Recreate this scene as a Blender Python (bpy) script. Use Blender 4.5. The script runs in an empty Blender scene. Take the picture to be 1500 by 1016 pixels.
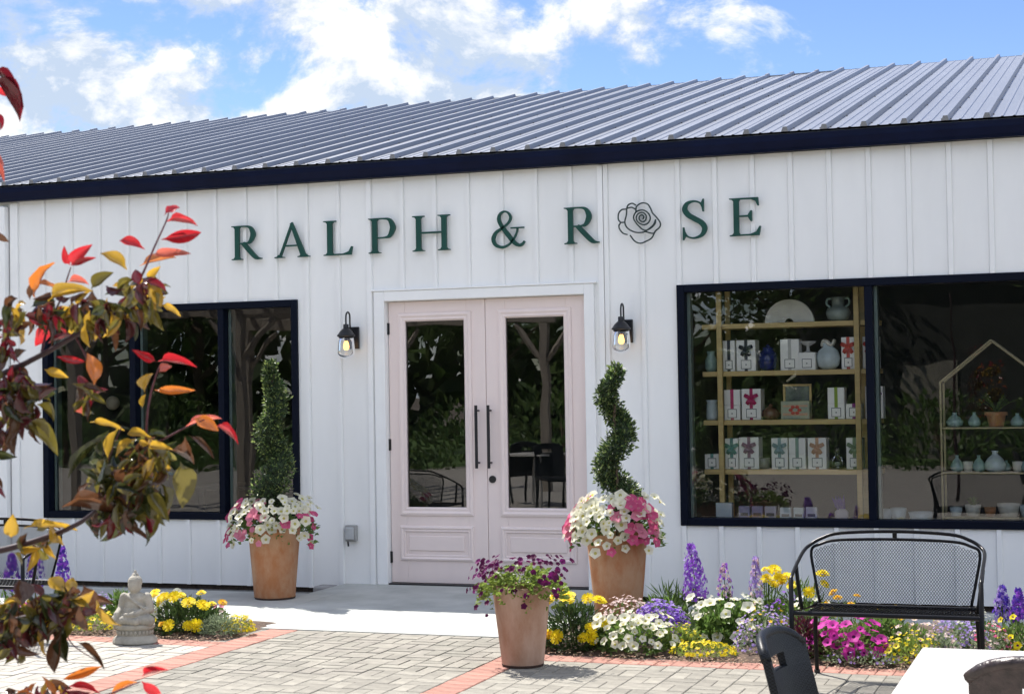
import bpy, bmesh, math, random
from mathutils import Vector, Matrix
random.seed(7)
R_ = math.radians
scene = bpy.context.scene
COL = scene.collection

# ------------------------------------------------------------------ camera
F_PX, YAW, PITCH, ROLL = 2405.28, -0.345634, 0.0264913, -0.0163801
CAM = Vector((9.28608, -12.95841, 1.649935))
_cy, _sy, _cp, _sp, _cr, _sr = math.cos(YAW), math.sin(YAW), math.cos(PITCH), math.sin(PITCH), math.cos(ROLL), math.sin(ROLL)
FWD = Vector((_sy*_cp, _cy*_cp, _sp)); _r0 = Vector((_cy, -_sy, 0)); _u0 = _r0.cross(FWD)
RGT = _cr*_r0 + _sr*_u0; UPV = -_sr*_r0 + _cr*_u0
cam_data = bpy.data.cameras.new('camera'); cam = bpy.data.objects.new('camera', cam_data); COL.objects.link(cam)
cam_data.sensor_width = 36.0; cam_data.lens = F_PX*36/1500; cam_data.clip_start = 0.05; cam_data.clip_end = 2000
cam.matrix_world = Matrix(((RGT.x, UPV.x, -FWD.x, CAM.x), (RGT.y, UPV.y, -FWD.y, CAM.y), (RGT.z, UPV.z, -FWD.z, CAM.z), (0, 0, 0, 1)))
cam_data.dof.use_dof = True; cam_data.dof.focus_distance = 12.0; cam_data.dof.aperture_fstop = 15.0
scene.camera = cam

# ------------------------------------------------------------------ sky and sun
SUN = Vector((-0.50, 0.38, 1.0)).normalized()
SUN_EL = math.asin(SUN.z); SUN_AZ = math.atan2(SUN.x, SUN.y)
world = bpy.data.worlds.new('World'); scene.world = world; world.use_nodes = True
wt = world.node_tree; wt.nodes.clear()
def wn(t, **k):
    n = wt.nodes.new(t)
    for a, b in k.items(): setattr(n, a, b)
    return n
w_out = wn('ShaderNodeOutputWorld'); w_bg = wn('ShaderNodeBackground'); w_bg.inputs['Strength'].default_value = 0.105
sky = wn('ShaderNodeTexSky', sky_type='NISHITA'); sky.sun_disc = False
sky.sun_elevation = SUN_EL; sky.sun_rotation = SUN_AZ; sky.altitude = 200; sky.air_density = 1.0; sky.dust_density = 0.1; sky.ozone_density = 3.0
tc = wn('ShaderNodeTexCoord')
def wmath(op, a, b=None, clamp=False):
    n = wn('ShaderNodeMath', operation=op); n.use_clamp = clamp
    for i, v in enumerate((a, b)):
        if v is None: continue
        if isinstance(v, (int, float)): n.inputs[i].default_value = v
        else: wt.links.new(v, n.inputs[i])
    return n.outputs[0]
mp = wn('ShaderNodeMapping'); mp.inputs['Scale'].default_value = (1, 1, 1.5); wt.links.new(tc.outputs['Generated'], mp.inputs['Vector'])
def wnoise(off, scale, detail, rough, dist=0.0):
    m = wn('ShaderNodeVectorMath', operation='ADD'); m.inputs[1].default_value = off
    wt.links.new(mp.outputs[0], m.inputs[0])
    n = wn('ShaderNodeTexNoise'); n.inputs['Scale'].default_value = scale; n.inputs['Detail'].default_value = detail
    n.inputs['Roughness'].default_value = rough; n.inputs['Distortion'].default_value = dist
    wt.links.new(m.outputs[0], n.inputs['Vector']); return n.outputs['Fac']
n1 = wnoise((3.1, 0.4, 1.7), 10.5, 12, 0.62, 0.25)
n2 = wnoise((3.1 - 0.014, 0.4 + 0.008, 1.7 + 0.026), 10.5, 12, 0.62, 0.25)
# cloud banks where cumulus stands, the rest of the sky keeps scattered small ones
bank = None
for d, rad, wgt in (((-0.40, 0.89, 0.19), 0.12, .05), ((-0.30, 0.93, 0.195), 0.12, .085), ((-0.49, 0.845, 0.185), 0.11, .075), ((-0.58, .78, .20), .13, .04),
                    ((-0.244, .952, .178), .05, .06), ((-.05, .975, .21), .20, -.22), ((.5, .8, .3), .35, -.16), ((-.62, .76, .2), .05, -.1)):
    dv = Vector(d).normalized()
    dd = wn('ShaderNodeVectorMath', operation='DISTANCE'); wt.links.new(tc.outputs['Generated'], dd.inputs[0]); dd.inputs[1].default_value = dv
    g = wmath('MULTIPLY', wmath('SUBTRACT', 1.0, wmath('DIVIDE', dd.outputs['Value'], rad*1.5), True), wgt)
    bank = g if bank is None else wmath('ADD' if wgt < 0 else 'MAXIMUM', bank, g)
dens = wmath('ADD', wmath('ADD', n1, bank), 0.115)
cov = wn('ShaderNodeMapRange', interpolation_type='SMOOTHSTEP'); cov.inputs['From Min'].default_value = 0.575; cov.inputs['From Max'].default_value = 0.70
wt.links.new(dens, cov.inputs['Value'])
lit = wmath('ADD', wmath('MULTIPLY', wmath('SUBTRACT', n1, n2), 8.0), 0.40, True)
ccol = wn('ShaderNodeMix', data_type='RGBA'); ccol.inputs['A'].default_value = (1.95, 2.3, 2.8, 1); ccol.inputs['B'].default_value = (3.75, 3.7, 3.6, 1)
wt.links.new(lit, ccol.inputs['Factor'])
cmix = wn('ShaderNodeMix', data_type='RGBA'); wt.links.new(wmath('MULTIPLY', cov.outputs[0], 0.93), cmix.inputs['Factor'])
hsv = wn('ShaderNodeHueSaturation'); hsv.inputs['Hue'].default_value = .516; hsv.inputs['Saturation'].default_value = 1.16; hsv.inputs['Value'].default_value = .49; wt.links.new(sky.outputs[0], hsv.inputs['Color']); wt.links.new(hsv.outputs[0], cmix.inputs['A']); 
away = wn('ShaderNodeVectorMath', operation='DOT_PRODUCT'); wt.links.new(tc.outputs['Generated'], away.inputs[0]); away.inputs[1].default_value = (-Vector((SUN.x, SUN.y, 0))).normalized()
front = wn('ShaderNodeMapRange', interpolation_type='SMOOTHSTEP'); front.inputs['From Min'].default_value = -.7; front.inputs['From Max'].default_value = .7; front.inputs['To Min'].default_value = 1.0; front.inputs['To Max'].default_value = 2.8  # clouds opposite the sun brightened out of view, added fill for the facade
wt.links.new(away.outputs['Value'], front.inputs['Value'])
cloud_fill = wn('ShaderNodeVectorMath', operation='SCALE'); wt.links.new(ccol.outputs['Result'], cloud_fill.inputs[0]); wt.links.new(front.outputs[0], cloud_fill.inputs['Scale']); wt.links.new(cloud_fill.outputs[0], cmix.inputs['B'])
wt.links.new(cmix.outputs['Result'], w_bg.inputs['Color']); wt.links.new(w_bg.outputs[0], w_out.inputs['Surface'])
sun_data = bpy.data.lights.new('sun', 'SUN'); sun_data.energy = 3.0; sun_data.angle = R_(0.55); sun_data.color = (1.0, 0.955, 0.89)
sun = bpy.data.objects.new('sun', sun_data); COL.objects.link(sun)
sun.rotation_euler = (-SUN).to_track_quat('-Z', 'Y').to_euler(); sun.location = (-20, 15, 40)
vs = scene.view_settings; vs.view_transform = 'Standard'; vs.look = 'None'; vs.gamma = 1.0; vs.exposure = 1.60; vs.use_curve_mapping = False
scene.cycles.max_bounces = 8; scene.cycles.transparent_max_bounces = 24; scene.cycles.sample_clamp_indirect = 6.0
scene.cycles.use_denoising = True

# ------------------------------------------------------------------ placing helpers
def ray(px, py): return FWD + RGT*((px-750)/F_PX) + UPV*((508-py)/F_PX)
def onY(px, py, y): d = ray(px, py); return CAM + d*((y-CAM.y)/d.y)
def onZ(px, py, z=0.0): d = ray(px, py); return CAM + d*((z-CAM.z)/d.z)
def deep(px, py, dist): return CAM + ray(px, py)*dist
def proj(P):
    d = Vector(P)-CAM; z = d.dot(FWD); return 750+F_PX*d.dot(RGT)/z, 508-F_PX*d.dot(UPV)/z, z
def groundY(px, y):
    x = 5.0
    for _ in range(30):
        a = proj((x, y, 0))[0]; b = proj((x+.01, y, 0))[0]; x += (px-a)/((b-a)/.01)
    return x

# ------------------------------------------------------------------ mesh builder
def basis(n):
    n = Vector(n).normalized(); a = Vector((0, 0, 1)) if abs(n.z) < .9 else Vector((1, 0, 0))
    t = a.cross(n).normalized(); return t, n.cross(t), n
class MB:
    def __init__(s): s.v = []; s.f = []; s.m = []; s.mi = 0
    def add(s, vs, fs):
        o = len(s.v); s.v += [tuple(v) for v in vs]; s.f += [tuple(i+o for i in f) for f in fs]; s.m += [s.mi]*len(fs); return s
    def box(s, x0, x1, y0, y1, z0, z1):
        return s.add([(x0,y0,z0),(x1,y0,z0),(x1,y1,z0),(x0,y1,z0),(x0,y0,z1),(x1,y0,z1),(x1,y1,z1),(x0,y1,z1)],
                     [(3,2,1,0),(4,5,6,7),(0,1,5,4),(1,2,6,5),(2,3,7,6),(3,0,4,7)])
    def bbox(s, x0, x1, y0, y1, z0, z1, b=.004):   # box with chamfered edges
        X = (x0, x0+b, x1-b, x1); Y = (y0, y0+b, y1-b, y1); Z = (z0, z0+b, z1-b, z1); vs = []; idx = {}
        def V(i, j, k):
            if (i, j, k) not in idx: idx[(i, j, k)] = len(vs); vs.append((X[i], Y[j], Z[k]))
            return idx[(i, j, k)]
        f = [[V(1,1,0),V(1,2,0),V(2,2,0),V(2,1,0)],[V(1,1,3),V(2,1,3),V(2,2,3),V(1,2,3)],[V(1,0,1),V(2,0,1),V(2,0,2),V(1,0,2)],
             [V(1,3,1),V(1,3,2),V(2,3,2),V(2,3,1)],[V(0,1,1),V(0,1,2),V(0,2,2),V(0,2,1)],[V(3,1,1),V(3,2,1),V(3,2,2),V(3,1,2)]]
        for j, jj in ((1, 0), (2, 3)):
            for k, kk in ((1, 0), (2, 3)): f.append([V(1,j,kk),V(2,j,kk),V(2,jj,k),V(1,jj,k)])
        for i, ii in ((1, 0), (2, 3)):
            for k, kk in ((1, 0), (2, 3)): f.append([V(i,1,kk),V(i,2,kk),V(ii,2,k),V(ii,1,k)])
            for j, jj in ((1, 0), (2, 3)): f.append([V(i,jj,1),V(i,jj,2),V(ii,j,2),V(ii,j,1)])
        for i, ii in ((1, 0), (2, 3)):
            for j, jj in ((1, 0), (2, 3)):
                for k, kk in ((1, 0), (2, 3)): f.append([V(ii,j,k),V(i,jj,k),V(i,j,kk)])
        return s.add(vs, f)
    def tube(s, pts, rad, n=8, cap=True, closed=False):
        pts = [Vector(p) for p in pts]; m = len(pts)
        rad = [rad]*m if isinstance(rad, (int, float)) else rad
        vs = []; fs = []; t = None
        for i, p in enumerate(pts):
            a = pts[(i-1) % m] if (i or closed) else p; b = pts[(i+1) % m] if (i < m-1 or closed) else p
            d = (b-a).normalized()
            if t is None: t, bb, _ = basis(d)
            t = (t - d*t.dot(d)).normalized(); bb = d.cross(t)
            for k in range(n):
                an = 2*math.pi*k/n; vs.append(p + (t*math.cos(an)+bb*math.sin(an))*rad[i])
        for i in range(m if closed else m-1):
            for k in range(n): j = (i+1) % m; fs.append((i*n+k, i*n+(k+1) % n, j*n+(k+1) % n, j*n+k))
        if cap and not closed: fs.append(tuple(range(n-1, -1, -1))); fs.append(tuple((m-1)*n+k for k in range(n)))
        return s.add(vs, fs)
    def lathe(s, prof, n=24, c=(0, 0, 0), sx=1, sy=1):
        vs = []; fs = []
        for r, z in prof:
            for k in range(n): an = 2*math.pi*k/n; vs.append((c[0]+r*sx*math.cos(an), c[1]+r*sy*math.sin(an), c[2]+z))
        for i in range(len(prof)-1):
            for k in range(n): fs.append((i*n+k, i*n+(k+1) % n, (i+1)*n+(k+1) % n, (i+1)*n+k))
        if prof[0][0] > 1e-6: fs.append(tuple(range(n-1, -1, -1)))
        if prof[-1][0] > 1e-6: fs.append(tuple((len(prof)-1)*n+k for k in range(n)))
        return s.add(vs, fs)
    def ell(s, c, r, n=12, m=8):
        prof = [(math.sin(math.pi*i/m), -math.cos(math.pi*i/m)) for i in range(m+1)]
        vs = []; fs = []
        for q, z in prof:
            for k in range(n): an = 2*math.pi*k/n; vs.append((c[0]+r[0]*q*math.cos(an), c[1]+r[1]*q*math.sin(an), c[2]+r[2]*z))
        for i in range(m):
            for k in range(n): fs.append((i*n+k, i*n+(k+1) % n, (i+1)*n+(k+1) % n, (i+1)*n+k))
        return s.add(vs, fs)
    def prism(s, pts, y0, y1):      # polygon in XZ, extruded along Y
        n = len(pts); vs = [(x, y0, z) for x, z in pts]+[(x, y1, z) for x, z in pts]
        return s.add(vs, [tuple(range(n)), tuple(range(2*n-1, n-1, -1))]+[((k+1) % n, k, n+k, n+(k+1) % n) for k in range(n)])
    def leaf(s, p, d, nrm, L, W, fold=.25):
        d = Vector(d).normalized(); n = Vector(nrm); n = n - d*n.dot(d)
        if n.length < 1e-4: n = basis(d)[0]
        n.normalize(); t = d.cross(n); p = Vector(p); m = p+d*L*.45
        return s.add([p, m+t*W/2+n*W*fold, p+d*L, m-t*W/2+n*W*fold], [(0, 1, 2), (0, 2, 3)])
    def mesh(s, name, mats, smooth=False):
        me = bpy.data.meshes.new(name); me.from_pydata(s.v, [], s.f)
        for m in (mats if isinstance(mats, (list, tuple)) else [mats]): me.materials.append(m)
        me.polygons.foreach_set('material_index', s.m)
        if smooth: me.polygons.foreach_set('use_smooth', [True]*len(s.f))
        me.update(); return me
    def build(s, name, mats, parent=None, smooth=False, loc=None):
        o = bpy.data.objects.new(name, s.mesh(name, mats, smooth)); COL.objects.link(o)
        if parent is not None: o.parent = parent
        if loc is not None: o.location = loc
        if smooth == 'auto':
            o.data.set_sharp_from_angle(angle=R_(38))
        return o
def empty(name, loc=(0, 0, 0), rz=0.0):
    o = bpy.data.objects.new(name, None); COL.objects.link(o); o.location = loc; o.rotation_euler = (0, 0, rz); o.empty_display_size = .1; return o
def tag(o, label=None, cat=None, group=None, kind=None):
    if label: o['label'] = label
    if cat: o['category'] = cat
    if group: o['group'] = group
    if kind: o['kind'] = kind
    return o
def inst(me, name, parent, M=None):
    o = bpy.data.objects.new(name, me); COL.objects.link(o); o.parent = parent
    if M is not None: o.matrix_local = M
    return o
def frame_mat(p, n, s=1.0, roll=None):
    t, b, n = basis(n); a = random.uniform(0, 6.283) if roll is None else roll
    x = t*math.cos(a)+b*math.sin(a); y = n.cross(x)
    return Matrix(((x.x*s, y.x*s, n.x*s, p[0]), (x.y*s, y.y*s, n.y*s, p[1]), (x.z*s, y.z*s, n.z*s, p[2]), (0, 0, 0, 1)))
def catmull(P, n=6, closed=False):
    P = [Vector(p) for p in P]; out = []; m = len(P)
    for i in range(m if closed else m-1):
        a = P[(i-1) % m] if (i or closed) else P[0]*2-P[1]; b = P[i]; c = P[(i+1) % m]; d = P[(i+2) % m] if (i < m-2 or closed) else P[-1]*2-P[-2]
        for k in range(n):
            t = k/n; out.append(.5*((2*b)+(c-a)*t+(2*a-5*b+4*c-d)*t*t+(3*b-a-3*c+d)*t**3))
    if not closed: out.append(P[-1])
    return out

# ------------------------------------------------------------------ materials
def _nodes(name):
    m = bpy.data.materials.new(name); m.use_nodes = True; t = m.node_tree; b = t.nodes['Principled BSDF']; return m, t, b
def mk(name, col, rough=.6, var=.12, scale=6.0, bump=0.0, bscale=40.0, metallic=0.0, spec=.5, col2=None, island=0.0, coat=0.0, stretch=(1, 1, 1), detail=6, sharp=.18):
    m, t, b = _nodes(name); L = t.links
    b.inputs['Roughness'].default_value = rough; b.inputs['Metallic'].default_value = metallic; b.inputs['Specular IOR Level'].default_value = spec
    b.inputs['Coat Weight'].default_value = coat
    tcn = t.nodes.new('ShaderNodeTexCoord'); mpn = t.nodes.new('ShaderNodeMapping'); mpn.inputs['Scale'].default_value = stretch; L.new(tcn.outputs['Object'], mpn.inputs['Vector'])
    nz = t.nodes.new('ShaderNodeTexNoise'); nz.inputs['Scale'].default_value = scale; nz.inputs['Detail'].default_value = detail; nz.inputs['Roughness'].default_value = .62
    L.new(mpn.outputs[0], nz.inputs['Vector'])
    cr = t.nodes.new('ShaderNodeValToRGB'); c2 = col2 or tuple(c*(1-2*var) for c in col)
    cr.color_ramp.elements[0].position = .5-sharp; cr.color_ramp.elements[1].position = .5+sharp
    cr.color_ramp.elements[0].color = (*c2, 1); cr.color_ramp.elements[1].color = (*[min(1, c*(1+var)) for c in col], 1); L.new(nz.outputs['Fac'], cr.inputs['Fac'])
    out = cr.outputs['Color']
    if island:
        g = t.nodes.new('ShaderNodeNewGeometry'); oi = t.nodes.new('ShaderNodeObjectInfo'); ad = t.nodes.new('ShaderNodeMath'); ad.operation = 'ADD'
        L.new(g.outputs['Random Per Island'], ad.inputs[0]); L.new(oi.outputs['Random'], ad.inputs[1])
        fr = t.nodes.new('ShaderNodeMath'); fr.operation = 'FRACT'; L.new(ad.outputs[0], fr.inputs[0])
        mr = t.nodes.new('ShaderNodeMapRange'); mr.inputs['To Min'].default_value = 1-island; mr.inputs['To Max'].default_value = 1+island; L.new(fr.outputs[0], mr.inputs['Value'])
        hs = t.nodes.new('ShaderNodeHueSaturation'); L.new(mr.outputs[0], hs.inputs['Value']); L.new(out, hs.inputs['Color'])
        mh = t.nodes.new('ShaderNodeMapRange'); mh.inputs['To Min'].default_value = .5-island*.05; mh.inputs['To Max'].default_value = .5+island*.05; L.new(g.outputs['Random Per Island'], mh.inputs['Value']); L.new(mh.outputs[0], hs.inputs['Hue'])
        out = hs.outputs['Color']
    L.new(out, b.inputs['Base Color'])
    if bump:
        n2 = t.nodes.new('ShaderNodeTexNoise'); n2.inputs['Scale'].default_value = bscale; n2.inputs['Detail'].default_value = 5; L.new(mpn.outputs[0], n2.inputs['Vector'])
        bp = t.nodes.new('ShaderNodeBump'); bp.inputs['Strength'].default_value = bump; bp.inputs['Distance'].default_value = .01; L.new(n2.outputs['Fac'], bp.inputs['Height']); L.new(bp.outputs[0], b.inputs['Normal'])
    m['_out'] = 1
    return m
def leafmat(name, col, trans=.4, rough=.45, island=.25, tcol=None, spec=.5):
    m = mk(name, col, rough, .1, 30, island=island, spec=spec); t = m.node_tree; b = t.nodes['Principled BSDF']; o = t.nodes['Material Output']
    tr = t.nodes.new('ShaderNodeBsdfTranslucent'); mx = t.nodes.new('ShaderNodeMixShader'); mx.inputs[0].default_value = trans
    src = b.inputs['Base Color'].links[0].from_socket
    if tcol:
        mc = t.nodes.new('ShaderNodeMix'); mc.data_type = 'RGBA'; mc.blend_type = 'MULTIPLY'; mc.inputs['Factor'].default_value = 1; t.links.new(src, mc.inputs['A']); mc.inputs['B'].default_value = (*tcol, 1); src = mc.outputs['Result']
    t.links.new(src, tr.inputs['Color']); t.links.new(b.outputs[0], mx.inputs[1]); t.links.new(tr.outputs[0], mx.inputs[2]); t.links.new(mx.outputs[0], o.inputs['Surface'])
    return m
def glassmat(name, tint=(.93, .96, .95), ior=1.52, boost=1.8, wav=0.0):
    m = bpy.data.materials.new(name); m.use_nodes = True; t = m.node_tree; t.nodes.clear()
    o = t.nodes.new('ShaderNodeOutputMaterial'); tr = t.nodes.new('ShaderNodeBsdfTransparent'); tr.inputs[0].default_value = (*tint, 1)
    gl = t.nodes.new('ShaderNodeBsdfGlossy'); gl.inputs['Roughness'].default_value = 0.0; gl.inputs['Color'].default_value = (1, 1, 1, 1)
    fr = t.nodes.new('ShaderNodeFresnel'); fr.inputs[0].default_value = ior
    mu = t.nodes.new('ShaderNodeMath'); mu.operation = 'MULTIPLY'; mu.inputs[1].default_value = boost; mu.use_clamp = True; t.links.new(fr.outputs[0], mu.inputs[0])
    mx = t.nodes.new('ShaderNodeMixShader'); t.links.new(mu.outputs[0], mx.inputs[0]); t.links.new(tr.outputs[0], mx.inputs[1]); t.links.new(gl.outputs[0], mx.inputs[2]); t.links.new(mx.outputs[0], o.inputs['Surface'])
    if wav:
        tcn = t.nodes.new('ShaderNodeTexCoord'); nz = t.nodes.new('ShaderNodeTexNoise'); nz.inputs['Scale'].default_value = 2.2; nz.inputs['Detail'].default_value = 1; t.links.new(tcn.outputs['Object'], nz.inputs['Vector'])
        bp = t.nodes.new('ShaderNodeBump'); bp.inputs['Strength'].default_value = 1; bp.inputs['Distance'].default_value = wav; t.links.new(nz.outputs['Fac'], bp.inputs['Height']); t.links.new(bp.outputs[0], gl.inputs['Normal']); 
    return m
def emit(name, col, s):
    m, t, b = _nodes(name); b.inputs['Base Color'].default_value = (*col, 1); b.inputs['Emission Color'].default_value = (*col, 1); b.inputs['Emission Strength'].default_value = s; return m

M = dict(
    siding=mk('white_siding', (.87, .875, .86), .42, .03, 1.5, bump=.04, bscale=14, stretch=(1, 1, .25)),
    trim=mk('white_trim', (.885, .89, .88), .4, .02, 3),
    navy=mk('navy_metal', (.003, .007, .030), .45, .15, 3, spec=.12),
    frame=mk('window_frame_navy', (.0025, .005, .014), .5, .1, 4, spec=.1),
    roof=mk('roof_metal', (.215, .23, .26), .36, .10, .7, metallic=.25, stretch=(1, .15, 1)),
    screw=mk('screw_steel', (.12, .12, .13), .5),
    pink=mk('pink_door_paint', (.83, .71, .675), .38, .02, 3, bump=.03, bscale=20, stretch=(1, 1, .2)),
    black=mk('black_metal', (.008, .009, .012), .4, .2, 10),
    jamb=mk('grey_green_jamb', (.20, .27, .26), .5, .08, 5),
    letter=mk('green_letter', (.009, .066, .050), .45, .08, 8, spec=.3),
    rose=mk('rose_line', (.008, .03, .026), .4),
    glass=glassmat('window_glass', (.97, .99, .98), 1.52, 1.7, .0012),
    doorglass=glassmat('door_glass', (.75, .80, .78), 1.52, 2.3, .0008),
    lampglass=glassmat('lamp_glass', (.93, .95, .96), 1.45, 1.6),
    concrete=mk('concrete', (.44, .45, .42), .85, .10, 2.5, bump=.15, bscale=60),
    concrete_d=mk('concrete_kerb', (.33, .32, .31), .9, .12, 4, bump=.2),
    strip=mk('dark_gravel', (.20, .195, .185), .95, .3, 30, bump=.8, bscale=90),
    ground=mk('soil_ground', (.16, .13, .10), .95, .2, 3, bump=.5, bscale=25),
    mulch=mk('mulch', (.10, .065, .045), .95, .35, 14, bump=1.0, bscale=45, col2=(.035, .022, .016)),
    joint=mk('joint_sand', (.215, .20, .175), .95, .2, 12),
    paver=mk('grey_paver', (.245, .228, .192), .88, .12, 9, bump=.4, bscale=90, island=.15),
    paver_l=mk('pale_paver', (.37, .345, .30), .88, .1, 9, bump=.3, bscale=90, island=.09),
    brick=mk('red_brick', (.36, .175, .135), .88, .14, 10, bump=.3, bscale=80, island=.12),
    terra=mk('terracotta', (.33, .135, .055), .9, .18, 8, bump=.6, bscale=18, col2=(.46, .27, .155), stretch=(1, 1, .6), sharp=.13, detail=12),
    terra_p=mk('pale_terracotta', (.46, .32, .245), .9, .14, 5, bump=.5, bscale=18, col2=(.33, .175, .105), stretch=(1, 1, .5), sharp=.16, detail=12),
    terra_d=mk('dark_saucer', (.055, .03, .022), .9),
    soil=mk('potting_soil', (.05, .035, .025), .95, .3, 30, bump=.6),
    stone=mk('statue_stone', (.36, .335, .28), .9, .16, 9, bump=.35, bscale=70),
    iron=mk('bench_iron', (.004, .004, .005), .30, .2, 12, spec=.2),
    wicker=None,
    table=mk('white_table', (.50, .485, .46), .5, .05, 7, col2=(.40, .385, .36), stretch=(.4, 3, 1)),
    oak=mk('shelf_oak', (.62, .46, .20), .6, .08, 6, stretch=(.3, 4, 4)),
    brass=mk('shelf_brass', (.48, .41, .25), .45, .1, 8, metallic=.2),
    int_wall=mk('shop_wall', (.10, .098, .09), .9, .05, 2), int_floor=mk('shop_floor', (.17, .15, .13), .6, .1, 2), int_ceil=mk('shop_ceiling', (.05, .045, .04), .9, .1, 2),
    white_box=mk('white_card', (.92, .92, .90), .55, .02, 5), box_line=mk('box_print', (.10, .12, .13), .6),
    celadon=mk('celadon_glaze', (.30, .44, .43), .22, .12, 12), paleblue=mk('pale_glaze', (.55, .64, .68), .2, .08, 10), cobalt=mk('cobalt_glaze', (.02, .03, .16), .15, .3, 20), cream=mk('cream_ceramic', (.68, .66, .60), .35, .06, 8),
    grey_leaf=leafmat('grey_leaf', (.24, .30, .18)), dark_leaf=leafmat('dark_leaf', (.05, .09, .028), .35), mid_leaf=leafmat('mid_leaf', (.12, .20, .045), .45), lime_leaf=leafmat('lime_leaf', (.22, .30, .06), .45),
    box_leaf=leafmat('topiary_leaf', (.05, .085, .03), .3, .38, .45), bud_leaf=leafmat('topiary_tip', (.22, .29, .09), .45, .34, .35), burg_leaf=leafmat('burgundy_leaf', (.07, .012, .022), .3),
    wood=mk('stem_wood', (.13, .09, .06), .85, .2, 14), timber=mk('grey_timber', (.30, .26, .21), .85, .15, 5, bump=.3, stretch=(4, 4, .5)),
    hedge=leafmat('hedge_leaf', (.10, .17, .04), .4, .5, .45), treeleaf=leafmat('far_leaf', (.075, .12, .032), .4, .5, .45),
)
def petal(name, col, tr=.45): return leafmat('petal_'+name, col, tr, .6, .12, spec=.25)
PT = dict(white=petal('white', (.84, .82, .66)), throat=petal('throat', (.62, .58, .16)), pink=petal('pink', (.66, .11, .25)), rose=petal('rose', (.74, .26, .36)), magenta=petal('magenta', (.66, .05, .42)),
          purple=petal('purple', (.22, .09, .52)), lilac=petal('lilac', (.42, .30, .66)), violet=petal('violet', (.30, .09, .58)), indigo=petal('indigo', (.11, .055, .42)), yellow=petal('yellow', (.88, .70, .015)), gold=petal('gold', (.84, .50, .012)),
          burg=petal('burgundy', (.10, .008, .06)), plum=petal('plum', (.17, .012, .13)), blush=petal('blush', (.80, .62, .58)), lemon=petal('lemon', (.80, .66, .05)))
def wicker_mat():
    m, t, b = _nodes('dark_wicker'); L = t.links; b.inputs['Roughness'].default_value = .42; b.inputs['Specular IOR Level'].default_value = .22
    tcn = t.nodes.new('ShaderNodeTexCoord'); mpn = t.nodes.new('ShaderNodeMapping'); mpn.inputs['Scale'].default_value = (110, 110, 170); L.new(tcn.outputs['Object'], mpn.inputs[0])
    ck = t.nodes.new('ShaderNodeTexChecker'); ck.inputs['Scale'].default_value = 1.0; L.new(mpn.outputs[0], ck.inputs[0])
    wv = t.nodes.new('ShaderNodeTexWave'); wv.bands_direction = 'Z'; wv.inputs['Scale'].default_value = 26; wv.inputs['Distortion'].default_value = .6; L.new(tcn.outputs['Object'], wv.inputs[0])
    ad = t.nodes.new('ShaderNodeMath'); ad.operation = 'ADD'; L.new(ck.outputs['Fac'], ad.inputs[0]); ad.inputs[1].default_value = 0.0
    bp = t.nodes.new('ShaderNodeBump'); bp.inputs['Strength'].default_value = .7; bp.inputs['Distance'].default_value = .004; L.new(ad.outputs[0], bp.inputs['Height']); L.new(bp.outputs[0], b.inputs['Normal'])
    cr = t.nodes.new('ShaderNodeValToRGB'); cr.color_ramp.elements[0].color = (.002, .003, .004, 1); cr.color_ramp.elements[1].color = (.016, .019, .025, 1); L.new(ck.outputs['Fac'], cr.inputs['Fac']); L.new(cr.outputs[0], b.inputs['Base Color'])
    return m
M['wicker'] = wicker_mat()
M['wicker_brown'] = mk('brown_wicker', (.045, .03, .028), .35, .3, 30, bump=.5, bscale=60)

# ================================================================== GROUND
def sheet(name, x0, x1, y0, y1, z, mat, thick=None):
    b = MB()
    if thick: b.box(x0, x1, y0, y1, z-thick, z)
    else: b.add([(x0, y0, z), (x1, y0, z), (x1, y1, z), (x0, y1, z)], [(0, 1, 2, 3)])
    return tag(b.build(name, mat), kind='structure')
sheet('ground', -400, 400, -400, 400, -.14, M['ground'])
def brick_far():
    m, t, b = _nodes('far_paving'); L = t.links; b.inputs['Roughness'].default_value = .9
    tcn = t.nodes.new('ShaderNodeTexCoord'); br = t.nodes.new('ShaderNodeTexBrick'); br.inputs['Scale'].default_value = 2.5
    br.inputs['Color1'].default_value = (.40, .37, .325, 1); br.inputs['Color2'].default_value = (.33, .305, .27, 1); br.inputs['Mortar'].default_value = (.16, .15, .135, 1); br.inputs['Mortar Size'].default_value = .01
    L.new(tcn.outputs['Object'], br.inputs[0]); L.new(br.outputs[0], b.inputs['Base Color']); return m
sheet('far_patio', -16, 18, -21, -7.8, -.012, brick_far())
sheet('lawn', -60, 60, -60, -21.01, -.02, mk('lawn_grass', (.09, .16, .035), .9, .25, 2, bump=.5))
paving = sheet('patio_paving', -4, 12.5, -7.8, -2.61, -.006, M['joint'])
PX0, PY0, J = 3.936, -2.612, .0028
def frustum_mesh(name, lx, ly, mat, h=.03):
    b = MB(); a = .004; x, y = lx/2-J/2, ly/2-J/2
    b.add([(-x,-y,-h),(x,-y,-h),(x,y,-h),(-x,y,-h),(-x,-y,-a),(x,-y,-a),(x,y,-a),(-x,y,-a),(-x+a,-y+a,0),(x-a,-y+a,0),(x-a,y-a,0),(-x+a,y-a,0)],
          [(0,1,5,4),(1,2,6,5),(2,3,7,6),(3,0,4,7),(4,5,9,8),(5,6,10,9),(6,7,11,10),(7,4,8,11),(8,9,10,11)])
    return b.mesh(name, mat)
cells = []
MOD = .1973; HM = MOD/2
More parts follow.
